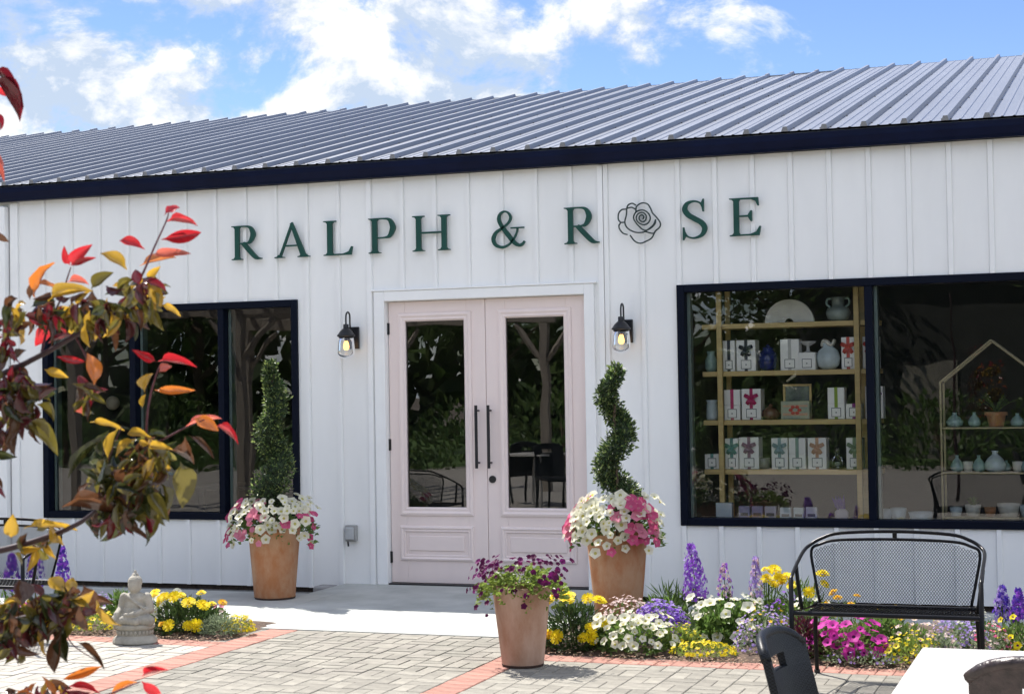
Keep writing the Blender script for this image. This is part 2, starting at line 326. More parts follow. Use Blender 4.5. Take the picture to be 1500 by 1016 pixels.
for i in range(-38, 42):
    for j in range(0, 26):
        x0 = PX0+i*MOD - (.232 if i < 0 else 0) + (.205 if i > 8 else 0); y0 = PY0-j*MOD
        if i > 8 and j < 4 or i < 0 and j < 4: continue
        y0 -= (.022 if (i > 8 or i < 0) else 0)
        for k in range(2):
            if (i+j) % 2: c = (x0+HM/2+HM*k, y0-HM, HM, MOD)
            else: c = (x0+HM, y0-HM/2-HM*k, MOD, HM)
            if x0 < 12.3 and x0 > -3.9: cells.append(c)
vis, rest = [], []
for c in cells:
    a, b_, z = proj((c[0], c[1], 0)); (vis if (-20 < a < 1520 and 880 < b_ < 1040 and z > 0) else rest).append((z, c))
vis.sort(key=lambda q: q[0]); rest += vis[300:]; vis = vis[:300]
pm = {}
for z, c in vis:
    key = (c[2] > .15, c[0] < 3.7)
    if key not in pm: pm[key] = frustum_mesh('paver', c[2], c[3], M['paver_l'] if key[1] else M['paver'])
    o = inst(pm[key], 'paver', paving); o.location = (c[0], c[1], random.uniform(-.002, .0015)); o.rotation_euler = (random.gauss(0, .004), random.gauss(0, .004), random.gauss(0, .006))
for left in (0, 1):
    b = MB()
    for z, c in rest:
        if (c[0] < 3.7) != bool(left): continue
        x, y, a = c[2]/2-J/2, c[3]/2-J/2, .004; dz = random.uniform(-.002, .0015)
        b.add([(c[0]-x,c[1]-y,-.012),(c[0]+x,c[1]-y,-.012),(c[0]+x,c[1]+y,-.012),(c[0]-x,c[1]+y,-.012),(c[0]-x+a,c[1]-y+a,dz),(c[0]+x-a,c[1]-y+a,dz),(c[0]+x-a,c[1]+y-a,dz),(c[0]-x+a,c[1]+y-a,dz)],
              [(0,1,5,4),(1,2,6,5),(2,3,7,6),(3,0,4,7),(4,5,6,7)])
    tag(b.build('paver_field', M['paver_l'] if left else M['paver'], paving), kind='stuff')
# red brick bands: soldier courses
bk_x = frustum_mesh('brick', .225, .1, M['brick']); bk_y = frustum_mesh('brick', .1, .205, M['brick'])
def lay(me, x, y):
    o = inst(me, 'brick', paving); o.location = (x, y, random.uniform(-.001, .003)); o.rotation_euler = (random.gauss(0, .006), random.gauss(0, .006), random.gauss(0, .01))
for k in range(44): lay(bk_x, 3.820, PY0-.05-.1*k)
bk_n = frustum_mesh('brick', .195, .1, M['brick'])
for k in range(6, 44): lay(bk_n, 5.814, PY0-.05-.1*k)
for k in range(33): lay(bk_y, 5.965+.1*k, -3.318)
for k in range(32): lay(bk_y, 3.652-.1*k, -3.318)
# concrete apron and walkways
sheet('entrance_slab', 3.31, 5.70, -2.605, -.002, .004, M['concrete'], .12)
sheet('walkway_left', -9, 3.302, -2.28, -.72, .003, M['concrete'], .12)
sheet('walkway_right', 5.708, 14, -1.45, -.72, .003, M['concrete'], .12)
sheet('gravel_strip_left', -9, 3.05, -.72, .03, -.085, M['strip'], .05)
sheet('gravel_strip_right', 5.71, 14, -.72, .03, -.085, M['strip'], .05)
sheet('slab_lip', 3.05, 3.302, -.717, -.003, .002, M['concrete'], .12)
def bed(name, x0, x1, y0, y1):
    nx, ny = max(4, int((x1-x0)/.09)), max(4, int((y1-y0)/.09)); b = MB(); vs = []; fs = []
    for j in range(ny+1):
        for i in range(nx+1):
            u, v = i/nx, j/ny; e = min(min(u*(x1-x0), (1-u)*(x1-x0)), min(v*(y1-y0), (1-v)*(y1-y0)))
            vs.append((x0+u*(x1-x0), y0+v*(y1-y0), -.02+.05*min(1, e/.2)+random.uniform(0, .018)*(e > .01)))
    for j in range(ny):
        for i in range(nx): a = j*(nx+1)+i; fs.append((a, a+1, a+nx+2, a+nx+1))
    b.add(vs, fs); return tag(b.build(name, M['mulch'], smooth=True), kind='structure')
bed('flower_bed_right', 5.705, 12.5, -3.21, -1.455); bed('flower_bed_left', -4, 3.70, -3.21, -2.285)
# scattered bark chips and fallen petals along the bed edges
b = MB()
for k in range(900):
    if random.random() < .62: p = (random.uniform(5.95, 8.9), random.gauss(-3.25, .07), 0)
    else: p = (random.uniform(2.0, 3.72), random.gauss(-3.23, .06), 0)
    a = random.uniform(0, 6.28); b.leaf((p[0], p[1], random.uniform(.006, .03)), (math.cos(a), math.sin(a), random.uniform(-.1, .3)), (0, 0, 1), random.uniform(.012, .04), random.uniform(.006, .016))
tag(b.build('bark_chips', mk('bark_chip', (.34, .24, .16), .9, .2, 20, island=.5)), 'loose bark chips scattered along the brick bed edging', 'bark', kind='stuff')

# ================================================================== BUILDING
S = .3048
shop = tag(empty('shop_building', (4.3, 0, 0)), 'white board and batten shop building with ribbed metal roof and pink double doors', 'shop')
SX = -4.3
def part(mb, name, mat, parent=shop, smooth=False):
    o = mb.build(name, mat, parent, smooth); 
    if parent is shop: o.location = (SX, 0, 0)
    return o
ZT, ZB = 3.50, -.04
OPEN = [(-.03, 2.617, .545, 2.475), (3.466, 5.264, -1, 2.433), (6.055, 9.12, .547, 2.474)]
BX0, BX1 = -8.8, 13.6
b = MB(); x = BX0
for (a, c, z0, z1) in OPEN:
    b.box(x, a, 0, .15, ZB, ZT); b.box(a, c, 0, .15, z1, ZT)
    if z0 > 0: b.box(a, c, 0, .15, ZB, z0)
    x = c
b.box(x, BX1, 0, .15, ZB, ZT)
wall = part(b, 'wall', M['siding'])
part(MB().box(BX0, BX0+.15, .152, 14.5, ZB, ZT).box(BX1-.15, BX1, .152, 14.5, ZB, ZT).box(BX0+.15, BX1-.15, 14.35, 14.5, ZB, ZT), 'side_wall', M['siding'])
part(MB().box(BX0, 3.40, .03, .14, -.3, ZB-.002).box(5.33, BX1, .03, .14, -.3, ZB-.002), 'foundation', M['soil'])
bm_cache = {}
def batten(x, z0, z1):
    key = round(z1-z0, 3)
    if key not in bm_cache: bm_cache[key] = MB().add([(0,-.0015,0),(.006,-.021,0),(.040,-.021,0),(.046,-.0015,0),(0,-.0015,key),(.006,-.021,key),(.040,-.021,key),(.046,-.0015,key)], [(0,1,5,4),(1,2,6,5),(2,3,7,6),(3,2,1,0),(4,5,6,7)]).mesh('batten', M['siding'])
    o = inst(bm_cache[key], 'batten', shop); o.location = (SX+x, 0, z0)
for i in range(-28, 45):
    x = i*S-.046
    segs = [(ZB, ZT-.004)]
    for (a, c, z0, z1), (pl, pr, pt) in zip(OPEN, ((.0, .0, .0), (.1, .09, .09), (0, 0, 0))):
        if x+.046 > a-pl and x < c+pr: segs = ([(ZB, z0-.001)] if z0 > 0 else [])+[(z1+pt+.001, ZT-.004)]
    for z0, z1 in segs: batten(x, z0, z1)
# extra trims: door casing, corner board
part(MB().bbox(3.366, 3.464, -.032, .06, .004, 2.52, .004).bbox(5.266, 5.353, -.032, .06, .004, 2.52, .004).bbox(3.464, 5.266, -.032, .06, 2.435, 2.52, .004), 'door_casing', M['trim'])
part(MB().bbox(3.345, 5.374, -.040, .0, 2.521, 2.537, .003), 'drip_cap', M['trim'])
for a, c in ((5.395, 5.44), (3.30, 3.345)): part(MB().bbox(a, c, -.024, -.001, .0, 3.49, .003), 'trim_board', M['trim'])
b = MB().bbox(-.505, -.40, -.085, -.012, .02, 3.46, .008)
part(b, 'downspout', M['trim'])
part(MB().bbox(-.385, -.30, -.026, -.001, ZB, 3.49, .003), 'corner_board', M['trim'])
# gutter and eave
b = MB(); pr_ = [(0, 3.505), (-.10, 3.497), (-.125, 3.520), (-.150, 3.575), (-.155, 3.622), (-.145, 3.626), (-.135, 3.60), (-.003, 3.60)]
vs_ = [(BX0-.1, y-.002, z) for y, z in pr_]+[(BX1+.1, y-.002, z) for y, z in pr_]; n = len(pr_)
b.add(vs_, [(k, (k+1) % n, n+(k+1) % n, n+k) for k in range(n)]+[tuple(range(n-1, -1, -1)), tuple(range(n, 2*n))])
part(b, 'gutter', M['navy'])
EY, EZ, RY = -.175, 3.640, 7.22
SL = .25; RZ = EZ+SL*(RY-EY); ang = math.atan(SL); LS = (RY-EY)/math.cos(ang)
b = MB()
for (ya, za, yb, zb) in ((EY+.03, EZ-.012, RY, RZ-.02), (RY, RZ-.02, 14.7, RZ-.02-SL*(14.7-RY))):
    b.add([(BX0-.1,ya,za),(BX1+.1,ya,za),(BX1+.1,yb,zb),(BX0-.1,yb,zb),(BX0-.1,ya,za-.06),(BX1+.1,ya,za-.06),(BX1+.1,yb,zb-.06),(BX0-.1,yb,zb-.06)], [(0,1,2,3),(7,6,5,4),(0,4,5,1),(3,2,6,7),(1,5,6,2),(0,3,7,4)])
roof = part(b, 'roof', M['roof'])
prof = []
for k in range(3):
    o = k*S
    prof += [(o-.004, .0), (o+.012, .038), (o+.044, .038), (o+.052, .0), (o+.125, .0), (o+.131, .006), (o+.143, .006), (o+.149, .0), (o+.212, .0), (o+.218, .006), (o+.230, .006), (o+.236, .0)]
prof.append((3*S-.002, .0))
b = MB(); n = len(prof); b.add([(x, 0, z) for x, z in prof]+[(x, LS, z) for x, z in prof], [(k, k+1, n+k+1, n+k) for k in range(n-1)]+[(12*q+3, 12*q+2, 12*q+1, 12*q) for q in range(3)])
panel_me = b.mesh('roof_panel', M['roof'])
for k in range(-10, 15):
    o = inst(panel_me, 'roof_panel', roof); o.location = (k*3*S-.056+.0015, EY, EZ); o.rotation_euler = (ang+random.gauss(0, .0006), 0, 0)
b = MB(); ca, sa = math.cos(ang), math.sin(ang)
for k in range(-10, 15):
    for dx in (-.006, .068):
        for q in range(16):
            y = .07+q*.47+random.uniform(-.02, .02)
            if dx > 0 and q % 2: continue
            X, Y, Z = k*3*S-.056+dx+random.uniform(-.004, .004), EY+y*ca, EZ+y*sa
            b.box(X-.006, X+.006, Y-.006, Y+.006, Z-.004, Z+.009)
    for dx in (.37, .675):
        for q in range(6):
            y = .2+q*1.3; X, Y, Z = k*3*S-.056+dx, EY+y*ca, EZ+y*sa; b.box(X-.006, X+.006, Y-.006, Y+.006, Z-.004, Z+.008)
o = b.build('screw_heads', M['screw'], roof); tag(o, kind='stuff')
b = MB()
for k in range(-28, 44):
    X = k*S; b.add([(X-.056, RY-.14, RZ-.035+.001),(X-.043, RY-.14, RZ+.003),(X-.013, RY-.14, RZ+.003),(X, RY-.14, RZ-.034),(X-.056, RY, RZ+.001),(X-.043, RY, RZ+.040),(X-.013, RY, RZ+.040),(X, RY, RZ+.001)], [(0,1,5,4),(1,2,6,5),(2,3,7,6),(4,5,6,7),(3,2,1,0)])
b.box(BX0-.1, BX1+.1, RY-.01, RY+.12, RZ-.05, RZ+.008)
o = b.build('ridge_cap', M['roof'], roof)

# windows
def window(x0, x1, z0, z1, mull, label):
    fw = .055; b = MB(); y0, y1 = -.028, .12
    b.bbox(x0-.006, x0+fw, y0, y1, z0-.006, z1+.006, .004).bbox(x1-fw, x1+.006, y0, y1, z0-.006, z1+.006, .004)
    b.bbox(x0+fw, x1-fw, y0, y1, z1-fw, z1+.006, .004).bbox(x0+fw, x1-fw, y0, y1, z0-.006, z0+fw, .004)
    w = part(b, 'window', M['frame']); w['label'] = label
    xs = [x0+fw]
    for m in mull:
        MB().bbox(m, m+.06, y0+.006, y1-.01, z0+fw, z1-fw, .004).build('mullion', M['frame'], w); xs += [m, m+.06]
    xs.append(x1-fw)
    for a, c in zip(xs[::2], xs[1::2]):
        MB().add([(a, .055, z0+fw), (c, .055, z0+fw), (c, .055, z1-fw), (a, .055, z1-fw)], [(0, 1, 2, 3)]).build('pane', M['glass'], w)
        MB().bbox(a+.002, a+.03, .065, .15, z0+fw, z1-fw, .003).build('jamb', M['jamb'], w)
    return w
window(-.03, 2.617, .545, 2.475, (.905, 1.825), 'navy framed window of three panes')
window(6.055, 9.12, .547, 2.474, (7.545,), 'navy framed shop window showing gift shelves')

# doors
def door(x0, x1, glass, pan, hinge_x, handle_x):
    y0, y1 = .045, .09
    gx0, gx1, gz0, gz1 = glass
    b = MB().bbox(x0, gx0, y0, y1, .018, 2.43, .003).bbox(gx1, x1, y0, y1, .018, 2.43, .003).bbox(gx0, gx1, y0, y1, gz1, 2.43, .003).bbox(gx0, gx1, y0, y1, .018, gz0, .003)
    d = part(b, 'door', M['pink'])
    MB().add([(gx0, .068, gz0), (gx1, .068, gz0), (gx1, .068, gz1), (gx0, .068, gz1)], [(0, 1, 2, 3)]).build('pane', M['doorglass'], d)
    def mould(a, c, z0, z1, w, name):
        b = MB(); pf = [(0, 0), (.004, -.012), (w*.35, -.018), (w*.6, -.009), (w*.85, -.011), (w, 0)]
        q = [(a, c, z0, z1)]
        ring = []
        for t, y in pf: ring.append([(a+t, y0+y-.001, z0+t), (c-t, y0+y-.001, z0+t), (c-t, y0+y-.001, z1-t), (a+t, y0+y-.001, z1-t)])
        vs = [p for r in ring for p in r]; fs = []
        for i in range(len(ring)-1):
            for k in range(4): fs.append((i*4+k, i*4+(k+1) % 4, (i+1)*4+(k+1) % 4, (i+1)*4+k))
        b.add(vs, fs); return b.build(name, M['pink'], d)
    mould(gx0-.066, gx1+.05, gz0-.073, gz1+.073, .07, 'glass_moulding')
    mould(pan[0], pan[1], pan[2], pan[3], .055, 'panel_moulding')
    MB().bbox(pan[0]+.085, pan[1]-.085, y0-.010, y0+.002, pan[2]+.085, pan[3]-.085, .006).build('raised_panel', M['pink'], d)
    for z in (2.20, 1.20, .235): MB().lathe([(.011, -.05), (.012, -.048), (.012, .048), (.011, .05)], 10, (hinge_x, .035, z)).bbox(hinge_x-.018, hinge_x+.018, .040, .047, z-.048, z+.048, .001).build('hinge', M['black'], d)
    MB().lathe([(.0135, 0), (.0135, .53)], 12, (handle_x, -.025, 1.0)).tube([(handle_x, .046, 1.045), (handle_x, -.025, 1.045)], .008).tube([(handle_x, .046, 1.485), (handle_x, -.025, 1.485)], .008).build('handle', M['black'], d, 'auto')
    return d
dl = door(3.470, 4.363, (3.625, 4.190, .664, 2.258), (3.555, 4.236, .207, .507), 3.463, 4.295)
dr = door(4.367, 5.262, (4.545, 5.083, .664, 2.262), (4.478, 5.150, .207, .507), 5.268, 4.405)
MB().lathe([(.0, -.004), (.026, -.004), (.031, 0), (.031, .012), (.0, .012)], 20).build('lock', M['black'], dr, 'auto').matrix_local = Matrix.Translation((4.412, .046, .905)) @ Matrix.Rotation(R_(90), 4, 'X')
part(MB().box(3.466, 5.264, -.02, .14, -.05, .016), 'threshold', M['black'])

# shop interior shell
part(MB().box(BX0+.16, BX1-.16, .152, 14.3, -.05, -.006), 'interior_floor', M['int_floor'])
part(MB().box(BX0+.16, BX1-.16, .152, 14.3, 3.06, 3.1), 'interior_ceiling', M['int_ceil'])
part(MB().box(BX0+.16, BX1-.16, 5.2, 5.3, -.004, 3.058), 'light_limit_wall', M['int_wall'])  # wall added to limit light inside the shop
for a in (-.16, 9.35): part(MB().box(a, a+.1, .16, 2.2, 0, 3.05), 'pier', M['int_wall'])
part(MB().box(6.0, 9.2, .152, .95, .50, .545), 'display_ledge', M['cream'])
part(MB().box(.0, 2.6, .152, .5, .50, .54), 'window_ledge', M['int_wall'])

# ================================================================== SIGN
def ribbon(path, wid, y0, y1, mb):
    n = len(path); L, R = [], []
    for i, p in enumerate(path):
        a, c = path[max(i-1, 0)], path[min(i+1, n-1)]; d = Vector((c[0]-a[0], c[1]-a[1])); d.normalize(); w = wid[i]/2
        L.append((p[0]-d.y*w, p[1]+d.x*w)); R.append((p[0]+d.y*w, p[1]-d.x*w))
    vs = [(x, y, z) for y in (y0, y1) for x, z in L+R]; m = 2*n; fs = []
    for i in range(n-1):
        fs += [(i, i+1, n+i+1, n+i), (m+n+i, m+n+i+1, m+i+1, m+i), (i+1, i, m+i, m+i+1), (n+i, n+i+1, m+n+i+1, m+n+i)]
    fs += [(0, n, m+n, m), (2*n-1, n-1, m+n-1, m+2*n-1)]
    mb.add(vs, fs)
class Glyph:
    def __init__(s): s.b = MB(); s.k = 0
    def y(s): s.k += 1; return -.05-.0007*s.k
    def poly(s, pts): s.b.prism(pts, s.y(), -.028); return s
    def bar(s, x0, z0, x1, z1, w): ribbon([(x0, z0), (x1, z1)], [w, w], s.y(), -.028, s.b); return s
    def curve(s, pts, wid, n=7):
        P = catmull([(p[0], p[1], w) for p, w in zip(pts, wid)], n); ribbon([(p.x, p.y) for p in P], [max(p.z, .01) for p in P], s.y(), -.028, s.b); return s
    def serif(s, x, z, hw, up=1, stem=.065):
        return s.poly([(x-hw, z), (x+hw, z), (x+hw, z+.026*up), (x+stem+.03, z+.042*up), (x+stem, z+.09*up), (x-stem, z+.09*up), (x-stem-.03, z+.042*up), (x-hw, z+.026*up)])
    def stem(s, x, w=.125, a=True, b_=True):
        s.poly([(x-w/2, .02), (x+w/2, .02), (x+w/2, .98), (x-w/2, .98)])
        if a: s.serif(x, 0, .155, 1, w/2)
        if b_: s.serif(x, 1, .155, -1, w/2)
        return s
    def bowl(s, x, zt, zb, xr):
        m = (zt+zb)/2; h = (zt-zb)/2
        pts = [(x, zt-.02), (x+(xr-x)*.45, zt-.02), (xr-.13, zt-.06), (xr-.055, m+.06), (xr-.06, m-.06), (xr-.14, zb+.055), (x+(xr-x)*.45, zb+.02), (x, zb+.02)]
        return s.curve(pts, [.045, .045, .085, .125, .125, .085, .045, .045])
def glyph(ch):
    g = Glyph()
    if ch in 'RP':
        g.stem(.17); g.bowl(.17, 1.0, .46 if ch == 'R' else .42, .68)
        if ch == 'R': g.curve([(.34, .49), (.52, .27), (.70, .065), (.80, .025), (.88, .02)], [.11, .125, .115, .06, .03])
        return g.b, (.015, .885 if ch == 'R' else .68)
    if ch == 'A':
        g.bar(.49, .99, .165, .02, .055); g.poly([(.44, .98), (.50, 1.03), (.86, .02), (.72, .02)]); g.bar(.27, .345, .67, .345, .045)
        g.serif(.155, 0, .13, 1, .03); g.serif(.79, 0, .155, 1, .07); return g.b, (.025, .945)
    if ch == 'L':
        g.stem(.17); g.bar(.17, .022, .66, .022, .044); g.poly([(.50, .04), (.66, 0), (.70, .0), (.735, .24), (.70, .24), (.64, .10)]); return g.b, (.015, .735)
    if ch == 'H':
        g.stem(.17); g.stem(.83); g.bar(.17, .515, .83, .515, .05); return g.b, (.015, .985)
    if ch == 'E':
        g.stem(.17); g.bar(.17, .022, .62, .022, .044); g.poly([(.48, .04), (.64, 0), (.69, .0), (.73, .24), (.695, .24), (.62, .10)])
        g.bar(.17, .978, .62, .978, .044); g.poly([(.50, .96), (.64, 1.0), (.675, 1.0), (.69, .78), (.66, .78), (.61, .90)])
        g.bar(.17, .52, .50, .52, .046); g.poly([(.42, .52), (.50, .66), (.53, .66), (.53, .38), (.50, .38)]); return g.b, (.015, .73)
    if ch == 'S':
        g.curve([(.53, .80), (.47, .93), (.33, .985), (.18, .93), (.125, .78), (.20, .63), (.34, .52), (.50, .40), (.565, .25), (.50, .08), (.33, .005), (.17, .06), (.10, .20)], [.03, .045, .05, .085, .115, .13, .135, .13, .115, .085, .05, .045, .03])
        g.poly([(.525, .70), (.555, .70), (.56, 1.04), (.535, 1.04), (.49, .93)]); g.poly([(.075, .30), (.105, .30), (.145, .07), (.095, -.04), (.07, -.04)]); return g.b, (.07, .63)
    if ch == '&':
        g.curve([(.80, .52), (.77, .38), (.66, .19), (.52, .06), (.34, .005), (.15, .08), (.085, .25), (.17, .42), (.36, .54), (.54, .68), (.60, .83), (.52, .96), (.40, .99), (.29, .92), (.255, .78), (.33, .60), (.52, .34), (.70, .12), (.84, .04), (.94, .07), (1.0, .15)],
                [.045, .045, .05, .055, .075, .095, .105, .085, .06, .06, .07, .055, .05, .07, .095, .105, .125, .115, .09, .07, .05])
        g.bar(.60, .525, .99, .525, .04); return g.b, (.03, 1.02)
signo = tag(empty('wall_sign', (4.4, -.02, 2.85)), 'row of dark green serif letters with an outlined rose on the white wall', 'sign')
for i, (ch, a, c) in enumerate((('R', 339, 383), ('A', 401.5, 453), ('L', 473.5, 516), ('P', 539.5, 578), ('H', 604, 659), ('&', 719.5, 769), ('R', 826.5, 878), ('S', 1000, 1036.5), ('E', 1069, 1115))):
    mb, (g0, g1) = glyph(ch); X0, X1 = onY(a, 350, -.05).x, onY(c, 350, -.05).x; sx = (X1-X0)/(g1-g0); h = .303
    mb.v = [((x-g0)*sx+X0-4.4, y+.02, z*h+(.0)) for x, y, z in mb.v]
    o = mb.build('letter', M['letter'], signo)
    o['label'] = 'green serif letter '+('ampersand' if ch == '&' else ch)+(' starting the sign' if i == 0 else ' before the rose' if i == 6 else '')
# the rose, drawn with line strokes (px traced on the wall plane, built as bent rod)
def rp(x, y): p = onY(860+x/5.357, 270+y/5.357, -.05); return (p.x-4.4, 0, p.z-2.85)
strokes = [
    [(318, 395), (285, 385), (258, 355), (250, 325), (262, 300), (246, 275), (248, 230), (272, 200), (305, 195)], [(262, 300), (300, 298)],
    [(310, 200), (322, 165), (355, 150), (385, 165)], [(310, 190), (350, 182), (380, 195)], [(312, 195), (310, 240), (298, 300), (320, 345), (375, 375), (430, 378), (465, 365), (520, 320), (540, 275)],
    [(385, 215), (390, 175), (430, 148), (475, 155), (500, 190), (515, 225), (545, 258), (575, 300), (572, 335), (540, 365), (520, 385), (460, 372)],
    [(340, 400), (375, 445), (420, 463), (470, 445), (510, 420), (535, 370)],
    [(540, 275), (535, 310), (500, 345), (455, 362), (410, 330), (372, 280), (370, 245), (395, 212), (440, 203), (480, 225), (498, 265), (480, 305), (440, 318), (400, 295), (388, 260), (405, 230), (440, 222), (465, 245), (462, 280), (438, 295), (415, 280), (412, 255), (432, 240), (448, 255), (440, 275)],
]
ro = MB()
for k, st in enumerate(strokes): ro.tube([(p.x, -.004-.001*k, p.z) for p in catmull([rp(*q) for q in st], 5)], .0065, 6)
o = ro.build('rose_outline', M['rose'], signo); o['label'] = 'thin dark line drawing of a rose in place of a letter'; o.location = (0, -.028, 0)

# ================================================================== WALL LANTERNS
def lantern(x, z, label):
    t = tag(empty('wall_lantern', (x, 0, z)), label, 'wall lamp', 'lanterns beside the pink doors')
    MB().bbox(-.062, .062, -.045, -.022, -.075, .115, .004).build('back_plate', M['black'], t)
    cx = -.165
    arc = [(0, -.045, .075), (0, -.07, .085), (0, -.085, .13)]+[(0, -.125+.04*math.cos(a), .19+.05*math.sin(a)) for a in [math.pi*k/8 for k in range(1, 8)]]+[(0, cx, .18), (0, cx, .13)]
    MB().tube(catmull(arc, 3), .0075, 10).build('arm', M['black'], t, 'auto')
    MB().lathe([(.022, .135), (.024, .13), (.024, .098), (.03, .095), (.052, .075), (.072, .045), (.078, .042), (.078, .030), (.07, .028)], 28, (0, cx, 0)).build('cap', M['black'], t, 'auto')
    MB().lathe([(.066, .028), (.070, -.02), (.076, -.09), (.078, -.115), (.068, -.135), (.045, -.155), (.018, -.166), (.0, -.168)], 28, (0, cx, 0)).build('glass_shade', M['lampglass'], t, True)
    MB().lathe([(.016, .03), (.016, -.005), (.012, -.01)], 14, (0, cx, 0)).build('socket', M['black'], t)
    MB().lathe([(.012, -.008), (.020, -.025), (.026, -.055), (.024, -.075), (.012, -.088), (0, -.09)], 16, (0, cx, 0)).build('bulb', emit('lit_bulb_'+str(len(bpy.data.materials)), (1.0, .50, .12), 1.1), t, True)
    return t
lantern(3.165, 2.108, 'black gooseneck lantern with clear glass on wall nearer the three-pane window')
lantern(5.620, 2.098, 'black gooseneck lantern with clear glass on wall above the spiral topiary beside gift window')
t = tag(empty('outlet_box', (3.125, 0, .44)), 'small grey outdoor socket box low on the white wall', 'outlet')
MB().bbox(-.05, .05, -.055, -.001, -.07, .07, .006).build('housing', mk('outlet_grey', (.33, .33, .32), .5), t); MB().bbox(-.04, .04, -.075, -.056, -.055, .055, .008).build('cover', mk('outlet_cover', (.42, .44, .45), .25), t); MB().tube([(-.02, -.06, -.07), (-.02, -.05, -.11)], .008).build('cable_gland', M['black'], t)
tag(MB().bbox(2.86, 3.02, -.26, -.08, -.085, .0, .012).build('concrete_block', M['concrete_d']), 'small rough concrete block lying at the wall foot by the door slab', 'block')

# ================================================================== SHOP GOODS BEHIND THE GLASS
SY = .26     # front edge of the gift shelves
shelf = tag(empty('gift_shelf', (6.85, SY+.15, 0)), 'light oak open shelving unit behind the shop window glass', 'shelf')
def sp(mb, name, mat, parent, smooth=False):
    o = mb.build(name, mat, parent, smooth); o.location = -parent.location; return o
SZ = [2.152, 1.765, 1.367, .966]
for z in SZ: sp(MB().bbox(6.185, 7.605, SY, SY+.30, z-.028, z+.012, .003), 'shelf_board', M['oak'], shelf)
for x in (6.315, 7.425):
    sp(MB().bbox(x, x+.042, SY-.035, SY-.002, .546, 2.62, .003), 'upright', M['oak'], shelf)
    sp(MB().bbox(x, x+.042, SY+.302, SY+.335, .546, 2.62, .003), 'upright', M['oak'], shelf)
def gx(c, y): return onY(980+c/2.54, 560, y).x
RB = {}
def ribm(c):
    if c not in RB: RB[c] = mk('ribbon_%d' % len(RB), c, .4, .1, 20)
    return RB[c]
NAVY, RED, MAG, PUR, GRN, TEAL, MAUVE, PEACH, SAGE, SILV = (.012, .016, .04), (.55, .07, .05), (.45, .01, .12), (.28, .02, .25), (.25, .38, .03), (.10, .26, .24), (.30, .17, .24), (.60, .36, .24), (.20, .30, .17), (.5, .5, .5)
def gift(c0, c1, zi, h, rib, label, bow=True, z0=None, y=None, split=False):
    y = SY+.055 if y is None else y; x0, x1 = gx(c0, y), gx(c1, y); w = (x1-x0)*.97; z = (SZ[zi]+.0125) if z0 is None else z0
    t = tag(empty('gift_box', ((x0+x1)/2, y, z)), label, 'gift box', 'gift boxes on the oak shelf')
    d = min(.17, max(.1, w))
    if split:
        MB().bbox(-w/2, w/2, 0, d, 0, h*.49, .002).build('carton', M['white_box'], t); MB().bbox(-w/2, w/2, .001, d, h*.495, h, .002).build('carton', M['white_box'], t)
    else: MB().bbox(-w/2, w/2, 0, d, 0, h, .002).build('carton', M['white_box'], t)
    lw = min(.075, w*.5)
    lz = .022
    c = MB().box(-lw/2-.005, lw/2+.005, -.0035, -.001, lz-.005, lz+.068).build('label_border', M['box_line'], t)
    MB().box(-lw/2, lw/2, -.0055, -.0036, lz, lz+.063).build('label_card', M['white_box'], c); MB().box(-.005, .005, -.0068, -.0056, lz+.026, lz+.035).build('emblem', M['box_line'], c)
    if rib:
        m = ribm(rib); rw = .026
        MB().box(-rw/2, rw/2, -.0030, -.0005, lz+.070, h+.002).box(-rw/2, rw/2, -.0028, d+.002, h+.0005, h+.003).box(-rw/2, rw/2, -.003, -.0005, 0, lz-.006).build('ribbon', m, t)
        if bow:
            b = MB(); zc = h*.70
            for a in (25, 155, -55, -125):
                ca, sa_ = math.cos(R_(a)), math.sin(R_(a)); L = .062
                pts = [Vector((ca*L*q, -.008-.018*math.sin(math.pi*q), zc+sa_*L*q)) for q in (0, .25, .5, .75, 1)]; wd = [.008, .026, .034, .032, .026]; tn = Vector((-sa_, 0, ca))
                vs = [p+tn*q/2*s_ for p, q in zip(pts, wd) for s_ in (-1, 1)]
                b.add(vs, [(2*k, 2*k+1, 2*k+3, 2*k+2) for k in range(4)])
            b.ell((0, -.016, zc), (.011, .009, .011), 8, 6); b.build('bow', m, t)
    return t
def jar(name, prof, mat, px, y, z, label, cat='vase', group=None, parts=None, px_is='full'):
    x = onY(px, 560, y).x; t = tag(empty(name, (x, y, z)), label, cat, group)
    MB().lathe(prof, 24).build('body', mat, t, True)
    if parts: parts(t)
    return t
cpx = lambda c: 980+c/2.54
gift(202, 247, 1, .252, NAVY, 'tall white gift box with plain navy ribbon beside navy-bow box', False)
gift(252, 325, 1, .252, NAVY, 'tall white gift box tied with a navy bow')
gift(415, 487, 1, .25, SILV, 'tall white gift box with pale silver ribbon right of the cobalt jar', False)
gift(482, 547, 1, .14, None, 'short white gift box under a silver pedestal dish')
gift(643, 695, 1, .255, RED, 'tall white gift box with red bow left of the window mullion')
gift(722, 783, 1, .255, RED, 'tall white gift box with red bow right of the window mullion')
gift(203, 263, 2, .248, MAG, 'two stacked small white gift boxes with red ribbon', False, split=True)
gift(268, 341, 2, .252, MAG, 'tall white gift box with a crimson bow')
gift(588, 652, 2, .252, GRN, 'stacked white gift boxes tied with lime green ribbon', False, split=True)
gift(655, 716, 2, .12, PUR, 'short white gift box with purple ribbon left of the mullion', False)
gift(728, 796, 2, .258, PUR, 'tall white gift box with purple bow right of the mullion')
gift(127, 182, 3, .122, TEAL, 'short white gift box at the left end of the lowest board', False)
gift(203, 253, 3, .25, TEAL, 'tall white gift box with dark teal bow')
gift(255, 330, 3, .258, MAUVE, 'tall white gift box with mauve bow')
gift(375, 437, 3, .25, (.24, .36, .38), 'tall white gift box with dusty blue bow')
